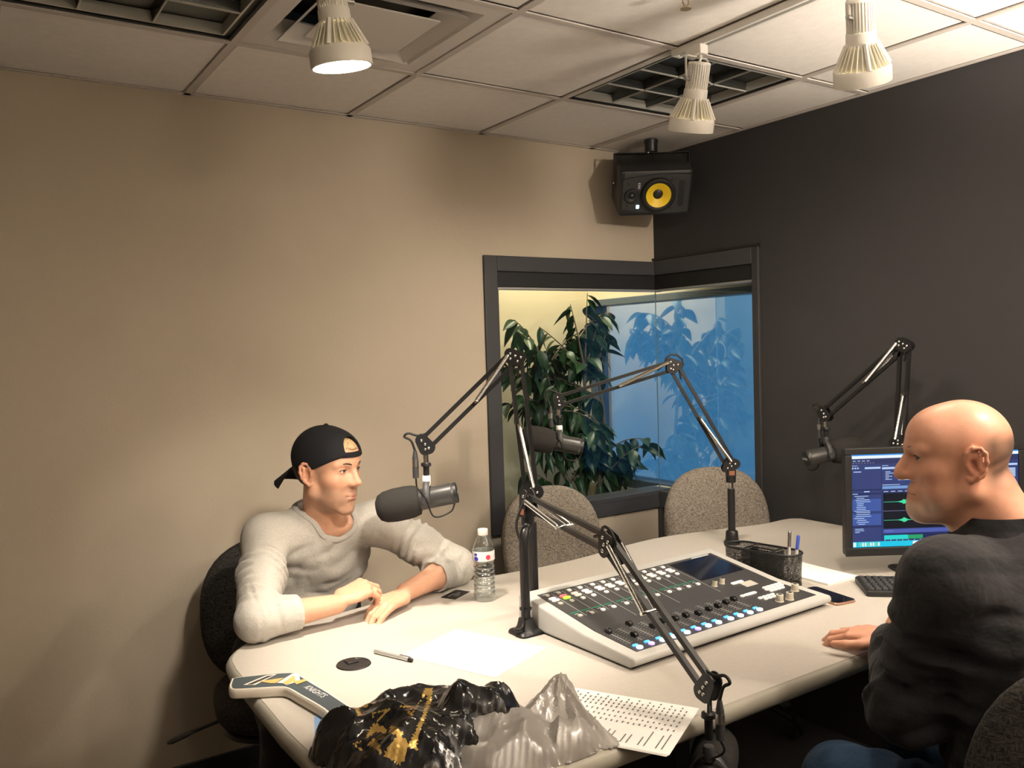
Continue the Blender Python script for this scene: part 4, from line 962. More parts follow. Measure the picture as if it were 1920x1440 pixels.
# mesh pen holder ---------------------------------------------------------------
t = NT('black_wire_mesh'); t.b.inputs['Base Color'].default_value = (.012, .012, .012, 1); t.b.inputs['Roughness'].default_value = .45
mp = t.n('ShaderNodeTexNoise', i_Scale=900.0, i_Detail=0.0); t.l(t.coords(), mp.inputs['Vector'])
gt = t.n('ShaderNodeMath', operation='LESS_THAN', i_1=.57); t.l(mp.outputs[0], gt.inputs[0]); t.l(gt.outputs[0], t.b.inputs['Alpha'])
M_mesh = t.m
cp = thing('pen_holder', 'black wire mesh desk organiser holding pens behind the console', 'pen holder', (-.878, -1.385, ZT), R(99))
def oval(L, w_, z, n=8):
    P = []
    for sx, a0 in ((1, -90), (-1, 90)):
        for k in range(n+1): a = R(a0+180*k/n); P.append((sx*(L/2-w_/2)+w_/2*math.cos(a), w_/2*math.sin(a), z))
    return P
CL, CWd, CH = .255, .098, .098
MB().loft([oval(CL*.97, CWd*.95, .004), oval(CL, CWd, CH)], caps=False).build('mesh_wall', M_mesh, cp, sm=60)
MB().tube(oval(CL, CWd, CH), .0034, 8, closed=True).build('rim', M_black, cp, sm=60)
MB().loft([oval(CL*.98, CWd*.96, .0), oval(CL*.98, CWd*.96, .005)]).build('base', M_black, cp)
for x in (-.045, .045): MB().b2((x-.001, -CWd/2+.002, .006), (x+.001, CWd/2-.002, CH-.006)).build('divider', M_mesh, cp); MB().cyl((x, -CWd/2, CH), (x, CWd/2, CH), .0026, n=8).build('divider_rim', M_black, cp, sm=60)
MB().b2((-.045, -.001, .006), (.045, .001, CH-.006)).build('divider', M_mesh, cp); MB().cyl((-.045, 0, CH), (.045, 0, CH), .0026, n=8).build('divider_rim', M_black, cp, sm=60)
def cup_pen(loc, tilt, lab, b1, b2, L=.15):
    r = thing('pen', lab, 'pen', loc); M_ = Matrix.Rotation(tilt[0], 4, 'X') @ Matrix.Rotation(tilt[1], 4, 'Y')
    MB().lathe([(.003, 0), (.0048, .012), (.0048, L*.72)], 12, M_).build('barrel', b2, r, sm=40); MB().lathe([(.0052, L*.70), (.0054, L*.98), (.003, L)], 12, M_).build('pen_cap', b1, r, sm=40)
M_bluep = pmat('pen_blue', (.05, .10, .5), .35)
cup_pen((-.853, -1.462, ZT+.006), (R(4), R(-2)), 'grey pen standing in the mesh organiser', M_steel, M_white, .158)
cup_pen((-.842, -1.472, ZT+.006), (R(6), R(3)), 'blue capped pen standing in the mesh organiser', M_bluep, M_white, .145)
# ------------------------------------------------------------------ bags, stick and papers at the near end of the desk
def ridged(x, y, s, seed):
    v = 0; a = 1.0; f = s
    for k in range(3):
        v += a*(1-2*abs(mnoise.noise((x*f+seed, y*f-seed, seed*.7+k)))); a *= .5; f *= 2.1
    return v/1.75
def crease(x, y, s, seed):
    d, _ = mnoise.voronoi((x*s+seed, y*s*.8, seed)); return d[1]-d[0]
def heightbag(name, fn, x0, x1, y0, y1, step, mats, parent, facemat=None, sm=28):
    nx, ny = int((x1-x0)/step), int((y1-y0)/step); V = []; idx = {}
    Z = [[fn(x0+i*step, y0+j*step) for j in range(ny+1)] for i in range(nx+1)]
    m = MB(); keep = [(i, j) for i in range(nx) for j in range(ny) if max(Z[i][j], Z[i+1][j], Z[i][j+1], Z[i+1][j+1]) > .002]
    def vi(i, j, b):
        k = (i, j, b)
        if k not in idx:
            idx[k] = len(m.v); h = max(Z[i][j], .0015); jx = .2*step*math.sin(i*12.9+j*78.2); jy = .2*step*math.sin(i*39.3+j*11.1)
            m.v.append((x0+i*step+jx, y0+j*step+jy, ZT+(.0008 if b else .0008+h)))
        return idx[k]
    ks = set(keep)
    for i, j in keep:
        t_ = [vi(i, j, 0), vi(i+1, j, 0), vi(i+1, j+1, 0), vi(i, j+1, 0)]
        tri = [(t_[0], t_[1], t_[2]), (t_[0], t_[2], t_[3])] if (i+j) % 2 else [(t_[0], t_[1], t_[3]), (t_[1], t_[2], t_[3])]
        for f in tri: m.f.append(f); m.mi.append(facemat([m.v[q] for q in f]) if facemat else 0)
        m.f.append((vi(i, j, 1), vi(i, j+1, 1), vi(i+1, j+1, 1), vi(i+1, j, 1))); m.mi.append(0)
        for (a, b), (c, d) in (((i, j-1), ((i, j), (i+1, j))), ((i, j+1), ((i+1, j+1), (i, j+1))), ((i-1, j), ((i, j+1), (i, j))), ((i+1, j), ((i+1, j), (i+1, j+1)))):
            if (a, b) not in ks: m.f.append((vi(*c, 1), vi(*d, 1), vi(*d, 0), vi(*c, 0))); m.mi.append(0)
    return m.build(name, mats, parent, sm=sm, world=True)
g2 = lambda x, y, cx, cy, rx, ry, p=2: max(0, 1-(abs((x-cx)/rx)**p+abs((y-cy)/ry)**p))
def seg(x, y, a, b):
    ax, ay = a; bx, by = b; t = max(0, min(1, ((x-ax)*(bx-ax)+(y-ay)*(by-ay))/((bx-ax)**2+(by-ay)**2))); return math.hypot(x-ax-t*(bx-ax), y-ay-t*(by-ay)), t
def f_black(x, y):
    b = .088*g2(x, y, -2.275, -1.745, .172, .172, 3.0)**.8
    d, t = seg(x, y, (-2.205, -1.775), (-2.155, -1.795)); b = max(b, .118*max(0, 1-(d/.078)**2)**.75)
    d, t = seg(x, y, (-2.385, -1.66), (-2.25, -1.66)); b = max(b, .080*max(0, 1-(d/.072)**2)**.75)
    if b <= 0: return 0
    n = (.35-abs(mnoise.noise((x*9, y*9, 2.2))))*.040+(.3-abs(mnoise.noise((x*21+y*8, y*17, 6.2))))*.016+.002*mnoise.noise((x*60, y*60, 1))
    return max(0, b+n*min(1, b/.04)-.006)
# gold print: outlines on the bag, seen from above the desk (pixels of the photograph turned into directions)
gold_px = [[(400,440),(440,430),(500,590),(460,600)], [(620,555),(870,490),(700,660),(670,650),(780,525),(650,570),(660,620),(625,600)], [(640,680),(720,700),(800,760),(790,800),(680,780),(560,860),(545,850)], [(830,790),(850,700),(930,720),(1000,800),(1000,830),(820,800)],
  [(1250,260),(1350,260),(1340,400),(1190,800),(1160,1000),(1060,960),(1130,800),(1290,410),(1270,330),(1200,430),(1100,600),(1030,530),(1100,545),(1220,380)], [(920,830),(1000,840),(1060,920),(1020,1110),(960,1180),(760,1060)], [(640,860),(720,940),(750,1070),(700,1010),(570,930)], [(390,920),(520,890),(430,930),(510,1000),(490,1010)], [(480,450),(560,500),(600,440),(540,460)], [(950,470),(1130,470),(1120,490),(960,485)]]
camM = cam.matrix_world.inverted()
def to_px(p):
    v = camM @ Vector(p); return (960-1597.8*v.x/v.z, 720+1597.8*v.y/v.z)
def inpoly(x, y, P):
    c = False
    for i in range(len(P)):
        (ax, ay), (bx, by) = P[i-1], P[i]
        if (ay > y) != (by > y) and x < (bx-ax)*(y-ay)/(by-ay)+ax: c = not c
    return c
def gold(f):
    c = (Vector(f[0])+Vector(f[1])+Vector(f[2]))/3; x, y = to_px(c); zx, zy = (x-600)*6.4, (y-1250)*6.4
    return 1 if any(inpoly(zx, zy, P) for P in gold_px) else 0
M_bagk = pmat('glossy_black_film', (.010, .010, .011), .16, spec=.7, bump=.25, bscale=45); M_bagg = pmat('gold_film_print', (.52, .34, .10), .24, .55, bump=.25, bscale=45)
r = thing('merchandise_bag', 'crumpled glossy black plastic bag with gold print on the desk end', 'plastic bag', (-2.27, -1.745, ZT))
heightbag('film', f_black, -2.47, -2.04, -1.95, -1.53, .0045, [M_bagk, M_bagg], r, gold)
def f_grey(x, y):
    b = .078*g2(x, y, -2.165, -1.845, .142, .110, 2.6)**.8
    b = max(b, .060*g2(x, y, -2.06, -1.90, .080, .055, 2.4)**.75)
    d, t = seg(x, y, (-2.12, -1.85), (-1.985, -1.795)); b = max(b, (.055+.040*t)*max(0, 1-(d/(.062-.012*t))**1.6)**.8)
    d, t = seg(x, y, (-1.985, -1.795), (-1.985, -1.955)); b = max(b, (.095-.085*t)*max(0, 1-(d/.034)**1.6)**.8)
    if b <= 0: return 0
    an = math.atan2(y+1.795, x+1.985); rr_ = math.hypot(y+1.795, x+1.985); n = (.3-abs(mnoise.noise((an*3.2, rr_*7, 3.3))))*.022+(.3-abs(mnoise.noise((an*8, rr_*14, 7.3))))*.008+(.3-abs(mnoise.noise((x*16, y*16, 9.1))))*.010
    return max(0, b+n*min(1, b/.03)-.008)
t = NT('translucent_grey_film'); t.t.nodes.remove(t.b)
df = t.n('ShaderNodeBsdfDiffuse'); df.inputs[0].default_value = (.40, .375, .35, 1); tl = t.n('ShaderNodeBsdfTranslucent'); tl.inputs[0].default_value = (.5, .47, .44, 1); tp = t.n('ShaderNodeBsdfTransparent'); gl_ = t.n('ShaderNodeBsdfGlossy'); gl_.inputs['Roughness'].default_value = .28
m1 = t.n('ShaderNodeMixShader'); m1.inputs[0].default_value = .35; t.l(df.outputs[0], m1.inputs[1]); t.l(tl.outputs[0], m1.inputs[2])
m2 = t.n('ShaderNodeMixShader'); m2.inputs[0].default_value = .22; t.l(m1.outputs[0], m2.inputs[1]); t.l(tp.outputs[0], m2.inputs[2])
m3 = t.n('ShaderNodeMixShader'); m3.inputs[0].default_value = .09; t.l(m2.outputs[0], m3.inputs[1]); t.l(gl_.outputs[0], m3.inputs[2]); t.l(m3.outputs[0], t.out.inputs[0])
r = thing('carrier_bag', 'crumpled translucent grey plastic carrier bag beside the black bag', 'plastic bag', (-2.10, -1.86, ZT))
heightbag('film', f_grey, -2.32, -1.93, -1.958, -1.72, .004, [t.m], r, None, 35)
# small goalie stick sticking out of the bag
so = [(-2.496, -1.255), (-2.484, -1.226), (-2.471, -1.213), (-2.405, -1.237), (-2.355, -1.264), (-2.345, -1.288), (-2.337, -1.361), (-2.327, -1.453), (-2.322, -1.60), (-2.372, -1.60), (-2.375, -1.501), (-2.389, -1.402), (-2.397, -1.352), (-2.412, -1.332), (-2.462, -1.304), (-2.496, -1.281)]
STICK_LOGO = [[(-2.4681, -1.2715), (-2.4084, -1.2479), (-2.3881, -1.2564), (-2.4467, -1.2884)], [(-2.4604, -1.2752), (-2.4081, -1.2541), (-2.3959, -1.2592), (-2.4509, -1.2827)], [(-2.4335, -1.2748), (-2.382, -1.2886), (-2.4082, -1.3077), (-2.4177, -1.3002)],
  [(-2.4055, -1.3088), (-2.358, -1.2776), (-2.3465, -1.2892), (-2.3599, -1.3304), (-2.3916, -1.3341), (-2.3955, -1.3192)], [(-2.3948, -1.3173), (-2.3585, -1.2898), (-2.3683, -1.3238), (-2.3897, -1.3331)], [(-2.3732, -1.3248), (-2.3465, -1.3274), (-2.348, -1.3398), (-2.3732, -1.3461)]]
STICK_TXT = ((-2.3626, -1.3545), (-2.3461, -1.4643))
st = thing('goalie_stick', 'toy goalie stick with a white rim and gold logo poking out of the bag', 'hockey stick', (-2.40, -1.35, ZT))
M_swhite = pmat('stick_white_foam', (.74, .68, .60), .6); M_sdark = pmat('stick_slate_print', (.055, .075, .085), .45); M_sgold = pmat('stick_gold_print', (.62, .40, .13), .5); M_sbrn = pmat('stick_brown_print', (.05, .035, .03), .5)
so_s = [tuple(p)[:2] for p in curve([(x, y, 0) for x, y in so]+[(*so[0], 0)], 4)][:-1]
area = sum(so_s[i-1][0]*so_s[i][1]-so_s[i][0]*so_s[i-1][1] for i in range(len(so_s))); sg = 1 if area < 0 else -1
rg = lambda d, z: [(x, y, ZT+z) for x, y in inset(so_s, d*sg)]
MB().loft([rg(.003, .001), rg(0, .004), rg(0, .018), rg(.003, .0225)]).build('body', M_swhite, st, sm=40, world=True)
fc = MB().prism(inset(so_s, .0065*sg), ZT+.0226, ZT+.0232).build('face_print', M_sdark, st, world=True)
for k, (P, mt) in enumerate(zip(STICK_LOGO, (M_swhite, M_sbrn, M_sgold, M_swhite, M_sgold, M_sgold))):
    MB().prism(P, ZT+.0233+.0002*k, ZT+.0236+.0002*k).build('logo_shape', mt, st, world=True)
tm = text_mesh('KNIGHTS', .030, M_ink); o = link(tm, 'lettering', st); a_, b_ = Vector(STICK_TXT[0]), Vector(STICK_TXT[1]); mid = (a_+b_)/2
o.location = (mid.x+2.40, mid.y+1.35, .0242); o.rotation_euler = (0, 0, math.atan2(b_.y-a_.y, b_.x-a_.x)); o.scale = (.62, .8, 1)
bp = thing('blue_folder', 'pale blue card lying under the black bag', 'card', (-2.245, -1.600, ZT), R(-20))
MB().prism(rrect(.345, .14, .003, 2), .0, .0007).build('card', pmat('pale_blue_card', (.20, .33, .55), .6), bp)
# ------------------------------------------------------------------ ficus in the corridor
M_leafm = pmat('ficus_leaf', (.020, .052, .020), .33, var=.35, vscale=25, spec=.5); M_bark = pmat('ficus_bark', (.16, .12, .085), .8, bump=.5, bscale=90); M_pot = pmat('terracotta_pot', (.30, .13, .07), .7)
pl = thing('ficus_tree', 'leafy green potted ficus beyond the corner window', 'plant', (-.09, .46, 0))
MB().lathe([(.12, 0), (.15, .02), (.18, .30), (.19, .31), (.19, .34), (.17, .34), (.165, .30)], 28, caps=False).build('pot', M_pot, pl, sm=40)
MB().lathe([(.166, .295), (.10, .305), (.001, .31)], 24, caps=False).build('soil', pmat('soil', (.03, .02, .015), .95, bump=.8, bscale=90), pl, sm=40)
rnd = random.Random(21)
def leaf_mesh(L, w_, fold, droop):
    m = MB(); n = 7; rows = []
    for k in range(n+1):
        u = k/n; ww = w_*math.sin(PI*min(1, u*1.02)**.85)**.9*(1-.25*u) if 0 < u < 1 else .0006
        x = L*u; z = -droop*L*u*u
        rows.append([(x, -ww, z+fold*ww), (x, -ww*.5, z+fold*ww*.4), (x, 0, z), (x, ww*.5, z+fold*ww*.4), (x, ww, z+fold*ww)])
    m.loft(rows, caps=False, closed=False); return m.mesh('leaf', M_leafm, 60)
LM = [leaf_mesh(.098, .024, .35, .25), leaf_mesh(.085, .022, .2, .5), leaf_mesh(.105, .027, .5, .12)]
def branch(a, b, r0, r1, sag):
    a, b = Vector(a), Vector(b); P = []
    for k in range(7):
        t = k/6; p = a.lerp(b, t)+Vector((0, 0, sag*math.sin(PI*t)*.6+sag*.0)); P.append(p)
    MB().tube(P, [r0+(r1-r0)*k/6 for k in range(7)], 7).build('branch', M_bark, pl, sm=60); return P
stems = []
for tx, ty, hx, hy, hz in ((.0, .0, -.02, .02, 1.55), (.05, -.03, .10, -.02, 1.35), (-.05, .02, -.24, .03, 1.40)):
    P = [Vector((tx, ty, .30)).lerp(Vector((hx, hy, hz)), k/7)+Vector((.02*math.sin(k*1.3+tx*40), .02*math.cos(k*1.7), 0)) for k in range(8)]
    MB().tube(P, [.017-.0015*k for k in range(8)], 8).build('trunk', M_bark, pl, sm=60); stems.append(P)
twigs = []
for i in range(46):
    P = stems[i % 3]; an = i*2.4; rad = rnd.uniform(.14, .40); zt_ = .82+.86*((i*.618) % 1)+rnd.uniform(-.04, .04); a = min(P, key=lambda v: abs(v.z-(zt_-.16)))
    x_ = max(-.52, min(.26, a.x*.6+rad*1.15*math.cos(an))); y_ = max(-.27, min(.30, a.y+rad*.7*math.sin(an)))
    twigs.append(branch(a, (x_, y_, max(.72, zt_)), .0055, .002, .07))
for q in ((-.46, -.02, 1.60), (-.40, .08, 1.66), (-.50, .0, 1.42), (-.38, -.10, 1.50), (-.48, .06, 1.22), (-.45, -.08, 1.05), (-.40, .0, .88), (-.30, -.12, 1.32)): twigs.append(branch(min(stems[2], key=lambda v: abs(v.z-(q[2]-.2))), q, .0055, .002, .06))
for q in ((.03, .0, 1.80), (-.05, .05, 1.74), (.10, -.04, 1.70), (-.30, .0, 1.62)): twigs.append(branch(stems[0][6], q, .0055, .002, .03))
nl = 0; extra = MB()
for k in range(12):
    for tw in twigs:
        t = 1-.085*k-rnd.random()*.05; i0 = min(5, int(t*6)); p = tw[i0].lerp(tw[i0+1], t*6-i0)
        dr = tw[6]-tw[0]; base = math.atan2(dr.y, dr.x); s_ = rnd.uniform(1.0, 1.5)
        M_ = Matrix.Translation(p) @ Matrix.Rotation(base+rnd.choice((-1, 1))*rnd.uniform(.2, 1.6), 4, 'Z') @ Matrix.Rotation(rnd.uniform(.1, 1.3), 4, 'Y') @ Matrix.Rotation(rnd.uniform(-.7, .7), 4, 'X') @ Matrix.Scale(s_, 4)
        if nl < 296:
            o = bpy.data.objects.new('leaf', LM[nl % 3]); COL.objects.link(o); o.parent = pl; o.matrix_basis = M_
        else:
            me = LM[nl % 3]; extra.add([v.co for v in me.vertices], [tuple(f.vertices) for f in me.polygons], M_)
        nl += 1
tag(extra.build('inner_leaves', M_leafm, pl, sm=60), kind='stuff')
# ------------------------------------------------------------------ implicit-surface modelling for the figures
V3 = lambda *a: np.array(a, dtype=np.float32)
def smin(a, b, k):
    if k <= 0: return np.minimum(a, b)
    h = np.clip(.5+.5*(b-a)/k, 0, 1); return b+(a-b)*h-k*h*(1-h)
class Prim:
    def __init__(s, fn, c, r, k=.01, op='u'): s.fn, s.c, s.r, s.k, s.op = fn, np.asarray(c, np.float32), r, k, op
def cone(a, b, r1, r2=None, k=.01, op='u'):
    r2 = r1 if r2 is None else r2; a = np.asarray(a, np.float32); b = np.asarray(b, np.float32)
    ba = b-a; l2 = float(ba @ ba); L = math.sqrt(l2)
    def fn(p):
        t = np.clip(((p-a) @ ba)/l2, 0, 1); q = p-a-t[..., None]*ba
        return np.sqrt((q*q).sum(-1))-(r1+(r2-r1)*t)
    return Prim(fn, (a+b)/2, L/2+max(r1, r2), k, op)
def ell(c, r, Rm=None, k=.01, op='u'):
    c = np.asarray(c, np.float32); r = np.asarray(r, np.float32); Rm = np.eye(3, dtype=np.float32) if Rm is None else np.asarray(Rm, np.float32)   # rows = axes
    def fn(p):
        q = (p-c) @ Rm.T; k0 = np.sqrt(((q/r)**2).sum(-1)); k1 = np.sqrt(((q/(r*r))**2).sum(-1)); return k0*(k0-1)/np.maximum(k1, 1e-6)
    return Prim(fn, c, float(r.max()), k, op)
def rbox(c, hs, rad, Rm=None, k=.01, op='u'):
    c = np.asarray(c, np.float32); hs = np.asarray(hs, np.float32); Rm = np.eye(3, dtype=np.float32) if Rm is None else np.asarray(Rm, np.float32)
    def fn(p):
        q = np.abs((p-c) @ Rm.T)-(hs-rad); return np.sqrt((np.maximum(q, 0)**2).sum(-1))+np.minimum(q.max(-1), 0)-rad
    return Prim(fn, c, float(np.linalg.norm(hs)), k, op)
def half(pt, n, k=.004, op='s'):
    "subtract the half space on the side of n"
    pt = np.asarray(pt, np.float32); n = np.asarray(n, np.float32); n = n/np.linalg.norm(n)
    return Prim(lambda p: -((p-pt) @ n), pt, 9.0, k, op)
def evalp(prims, P, C=None, hd=0):
    D = np.full(P.shape[:-1], .2, np.float32)
    for q in prims:
        if C is not None:
            sel = np.linalg.norm(C-q.c, axis=-1) < q.r+q.k+hd+.012
            if not sel.any(): continue
            d = q.fn(P[sel])
            D[sel] = smin(D[sel], d, q.k) if q.op == 'u' else -smin(-D[sel], d, q.k)
        else:
            d = q.fn(P); D = smin(D, d, q.k) if q.op == 'u' else -smin(-D, d, q.k)
    return D
def sdf_mesh(prims, h, post=None, pad=.02):
    us = [q for q in prims if q.op == 'u']
    lo = np.min([q.c-q.r for q in us], 0)-pad; hi = np.max([q.c+q.r for q in us], 0)+pad
    B = 8; nb = np.ceil((hi-lo)/(h*B)).astype(int)+1
    g = np.stack(np.meshgrid(*[np.arange(n) for n in nb], indexing='ij'), -1).reshape(-1, 3)
    cen = (lo+(g+.5)*h*B).astype(np.float32); hd = h*B*math.sqrt(3)/2
    dc = np.concatenate([evalp(prims, c) for c in np.array_split(cen, max(1, len(cen)//200000))])
    act = np.abs(dc) < hd*1.25+.015
    G = np.repeat(np.where(dc < 0, -.05, .05).astype(np.float32), B**3).reshape(*nb, B, B, B)
    ga, ca = g[act], cen[act]
    off = np.stack(np.meshgrid(*[np.arange(B)]*3, indexing='ij'), -1).reshape(-1, 3)*h
    for idx in np.array_split(np.arange(len(ga)), max(1, len(ga)//1500)):
        P = (lo+ga[idx][:, None, :]*(h*B)+off[None]).astype(np.float32)
        D = evalp(prims, P, ca[idx], hd)
        if post is not None: D = D+post(P)
        G[ga[idx][:, 0], ga[idx][:, 1], ga[idx][:, 2]] = D.reshape(-1, B, B, B)
    G = G.transpose(0, 3, 1, 4, 2, 5).reshape(*(nb*B))
    I = G < 0
    mix = np.zeros(tuple(n-1 for n in G.shape), bool)
    s = I[:-1, :-1, :-1]
    for dx in (0, 1):
        for dy in (0, 1):
            for dz in (0, 1):
                if dx+dy+dz: mix |= I[dx:I.shape[0]-1+dx, dy:I.shape[1]-1+dy, dz:I.shape[2]-1+dz] != s
    ci = np.argwhere(mix); vid = np.full(mix.shape, -1, np.int32); vid[mix] = np.arange(len(ci))
    cor = np.array([(a, b, c) for a in (0, 1) for b in (0, 1) for c in (0, 1)])
    val = np.stack([G[ci[:, 0]+a, ci[:, 1]+b, ci[:, 2]+c] for a, b, c in cor], 1)
    acc = np.zeros((len(ci), 3)); cnt = np.zeros(len(ci))
    for i in range(8):
        for j in range(i+1, 8):
            if abs(cor[i]-cor[j]).sum() != 1: continue
            m = (val[:, i] < 0) != (val[:, j] < 0); t = val[m, i]/(val[m, i]-val[m, j])
            acc[m] += cor[i]+t[:, None]*(cor[j]-cor[i]); cnt[m] += 1
    Vt = lo+(ci+acc/cnt[:, None])*h
    F = []
    for ax in range(3):
        sl0 = [slice(None)]*3; sl1 = [slice(None)]*3; sl0[ax] = slice(0, -1); sl1[ax] = slice(1, None)
        a = I[tuple(sl0)]; b = I[tuple(sl1)]; e = np.argwhere(a != b); u, v = (ax+1) % 3, (ax+2) % 3
        ok = (e[:, u] > 0) & (e[:, v] > 0) & (e[:, u] < G.shape[u]-1) & (e[:, v] < G.shape[v]-1); e = e[ok]
        ins = a[e[:, 0], e[:, 1], e[:, 2]]
        def gid(du, dv):
            q = e.copy(); q[:, u] += du; q[:, v] += dv; return vid[q[:, 0], q[:, 1], q[:, 2]]
        Q = np.stack([gid(-1, -1), gid(0, -1), gid(0, 0), gid(-1, 0)], 1)
        Q[~ins] = Q[~ins][:, ::-1]; F.append(Q)
    return Vt, np.concatenate(F)
def np_mesh(name, Vt, F, mat, parent=None, col=None, root=True):
    me = bpy.data.meshes.new(name)
    me.vertices.add(len(Vt)); me.loops.add(len(F)*4); me.polygons.add(len(F))
    if parent is not None: Vt = Vt-np.array(parent.location)
    me.vertices.foreach_set('co', np.ascontiguousarray(Vt, np.float32).ravel()); me.loops.foreach_set('vertex_index', F.astype(np.int32).ravel())
    me.polygons.foreach_set('loop_start', np.arange(0, len(F)*4, 4, dtype=np.int32)); me.update(calc_edges=True)
    me.validate(); smooth(me); me.materials.append(mat)
    if col is not None:
        at = me.color_attributes.new('tone', 'FLOAT_COLOR', 'POINT'); c4 = np.ones((len(me.vertices), 4), np.float32); c4[:, :3] = col; at.data.foreach_set('color', c4.ravel())
    o = bpy.data.objects.new(name, me); COL.objects.link(o)
    if parent is not None: o.parent = parent
    return o
def skin_mat(name, rough=.5):
    t = NT(name); a = t.n('ShaderNodeAttribute', attribute_name='tone'); nz = t.n('ShaderNodeTexNoise', i_Scale=60.0, i_Detail=5.0); t.l(t.coords(), nz.inputs['Vector'])
    mx = t.n('ShaderNodeMix', data_type='RGBA', blend_type='MULTIPLY'); mx.inputs[0].default_value = .35; t.l(a.outputs[0], mx.inputs[6])
    t.l(t.ramp(nz.outputs[0], [(.3, (.82, .74, .72)), (.7, (1, 1, 1))]), mx.inputs[7]); t.l(mx.outputs[2], t.b.inputs['Base Color'])
    t.b.inputs['Roughness'].default_value = rough; t.b.inputs['Specular IOR Level'].default_value = .4
    t.b.inputs['Subsurface Weight'].default_value = .12; t.b.inputs['Subsurface Radius'].default_value = (.012, .005, .003); t.b.inputs['Subsurface Scale'].default_value = .6
    n2 = t.n('ShaderNodeTexNoise', i_Scale=420.0, i_Detail=2.0); t.l(t.coords(), n2.inputs['Vector']); bp = t.n('ShaderNodeBump', i_Strength=.15, i_Distance=.001); t.l(n2.outputs[0], bp.inputs['Height']); t.l(bp.outputs[0], t.b.inputs['Normal'])
    return t.m
M_skin = skin_mat('skin', .46)
class Frame:
    "head frame: point(f, l, u) in metres from the ear-canal centre"
    def __init__(s, c, f, up=(0, 0, 1), sc=1.0):
        f = np.asarray(f, float); f /= np.linalg.norm(f); u = np.asarray(up, float); u = u-f*(u @ f); u /= np.linalg.norm(u); s.sc = sc
        s.c, s.f, s.u = np.asarray(c, float), f, u; s.l = np.cross(u, f); s.R = np.stack([s.f, s.l, s.u])
    def p(s, f, l, u): return s.c+s.sc*(f*s.f+l*s.l+u*s.u)
    def loc(s, P): return ((P-s.c) @ s.R.T)/s.sc
    def rot(s, axis, deg):
        "axes rotated inside the head frame"
        m = np.array(Matrix.Rotation(R(deg), 3, axis)); return m @ s.R
def head_prims(H, jaw=1.0, heavy=0.0, open_=0.0030, cr=.100, ef=0.0):
    p = H.p; S = H.sc; e = lambda c, r, k=.012, op='u', Rm=None: ell(p(*c), [x*S for x in r], H.R if Rm is None else Rm, k*S, op)
    c_ = lambda a, b, r1, r2, k=.012, op='u': cone(p(*a), p(*b), r1*S, r2*S, k*S, op)
    L = [e((.092-cr, 0, .042), (cr, .077, .084)), e((.048, 0, .046), (.056, .064, .064), .02), e((.034, 0, -.030), (.060, .056, .080), .025)]
    for s in (-1, 1):
        L += [c_((.002, s*.053*jaw, -.050), (.072, s*.016, -.097), .016+heavy*.5, .014, .018), c_((.002, s*.056*jaw, -.050), (-.002, s*.060, -.005), .015, .012, .02), e((.058, s*.043, -.012), (.025, .019, .019), .028),
              c_((.0905, s*.010, .037), (.074, s*.046, .036), .0095, .009, .012), e((.052, s*.036, -.055), (.028, .018+heavy, .028+heavy), .02)]
    L += [e((.079, 0, -.099), (.0185, .021, .0165), .014), e((.080, 0, -.062), (.020, .028, .028), .018)]
    for s in (-1, 1): L += [e((.096, s*.0325, .0195), (.013, .016, .0095), .012, 's')]
    L += [c_((.0925, 0, .030), (.1125, 0, -.010), .0075, .0095, .008), e((.1150, 0, -.0165), (.0120, .0110, .0095), .007)]
    for s in (-1, 1):
        L += [e((.1010, s*.0125, -.0205), (.0125, .0075, .0085), .010), e((.1065, s*.0065, -.0305), (.0050, .0035, .0035), .003, 's')]
        L += [e((.0775, s*.0325, .0185), (.0145, .0155, .0140), .005), e((.0925, s*.0325, .0178), (.0085, .0125, open_), .0015, 's')]
    for s in (-1, 1): L += [c_((.094, s*.009, -.006), (.076, s*.027, -.024), .0085, .011, .014)]
    # lips
    L += [c_((.0985, -.004, -.0520), (.0850, -.024, -.0565), .0052, .0030, .005), c_((.0985, .004, -.0520), (.0850, .024, -.0565), .0052, .0030, .005), c_((.0960, -.010, -.0640), (.0960, .010, -.0640), .0062, .0062, .008),
          c_((.1035, -.012, -.0580), (.1035, .012, -.0580), .0018, .0018, .002, 's'), c_((.1020, -.012, -.0580), (.0895, -.023, -.0583), .0018, .0010, .002, 's'), c_((.1020, .012, -.0580), (.0895, .023, -.0583), .0018, .0010, .002, 's'),
          e((.0995, 0, -.0755), (.009, .016, .0065), .008, 's')]
    for s in (-1, 1):
        Rm = np.array(Matrix.Rotation(R(-12), 3, 'Y')) @ H.R
        Rm2 = np.array(Matrix.Rotation(R(s*22), 3, 'Z')) @ Rm
        ea = lambda f, l, u: p(ef+f*.97+.26*(u-.004)*-.35, s*(l+.10*(-f-.0)), u)
        hx = [(.008, .0770, .010), (.009, .0800, .026), (.000, .0830, .036), (-.012, .0860, .036), (-.021, .0880, .026), (-.023, .0880, .010), (-.018, .0860, -.006), (-.009, .0830, -.018), (.000, .0790, -.026), (.006, .0765, -.022)]
        for a_, b_ in zip(hx[:-1], hx[1:]): L.append(cone(ea(*a_), ea(*b_), .0040*S, .0040*S, .004*S))
        L += [e((ef-.007, s*.0780, .006), (.0190, .0070, .0320), .004, 'u', Rm), e((ef-.002, s*.0840, .003), (.0085, .0070, .0130), .004, 's', Rm), cone(ea(-.012, .0850, .024), ea(-.012, .0850, -.002), .0034*S, .0034*S, .004*S), e((ef+.0085, s*.0785, .002), (.0040, .0040, .0065), .003)]
    return L
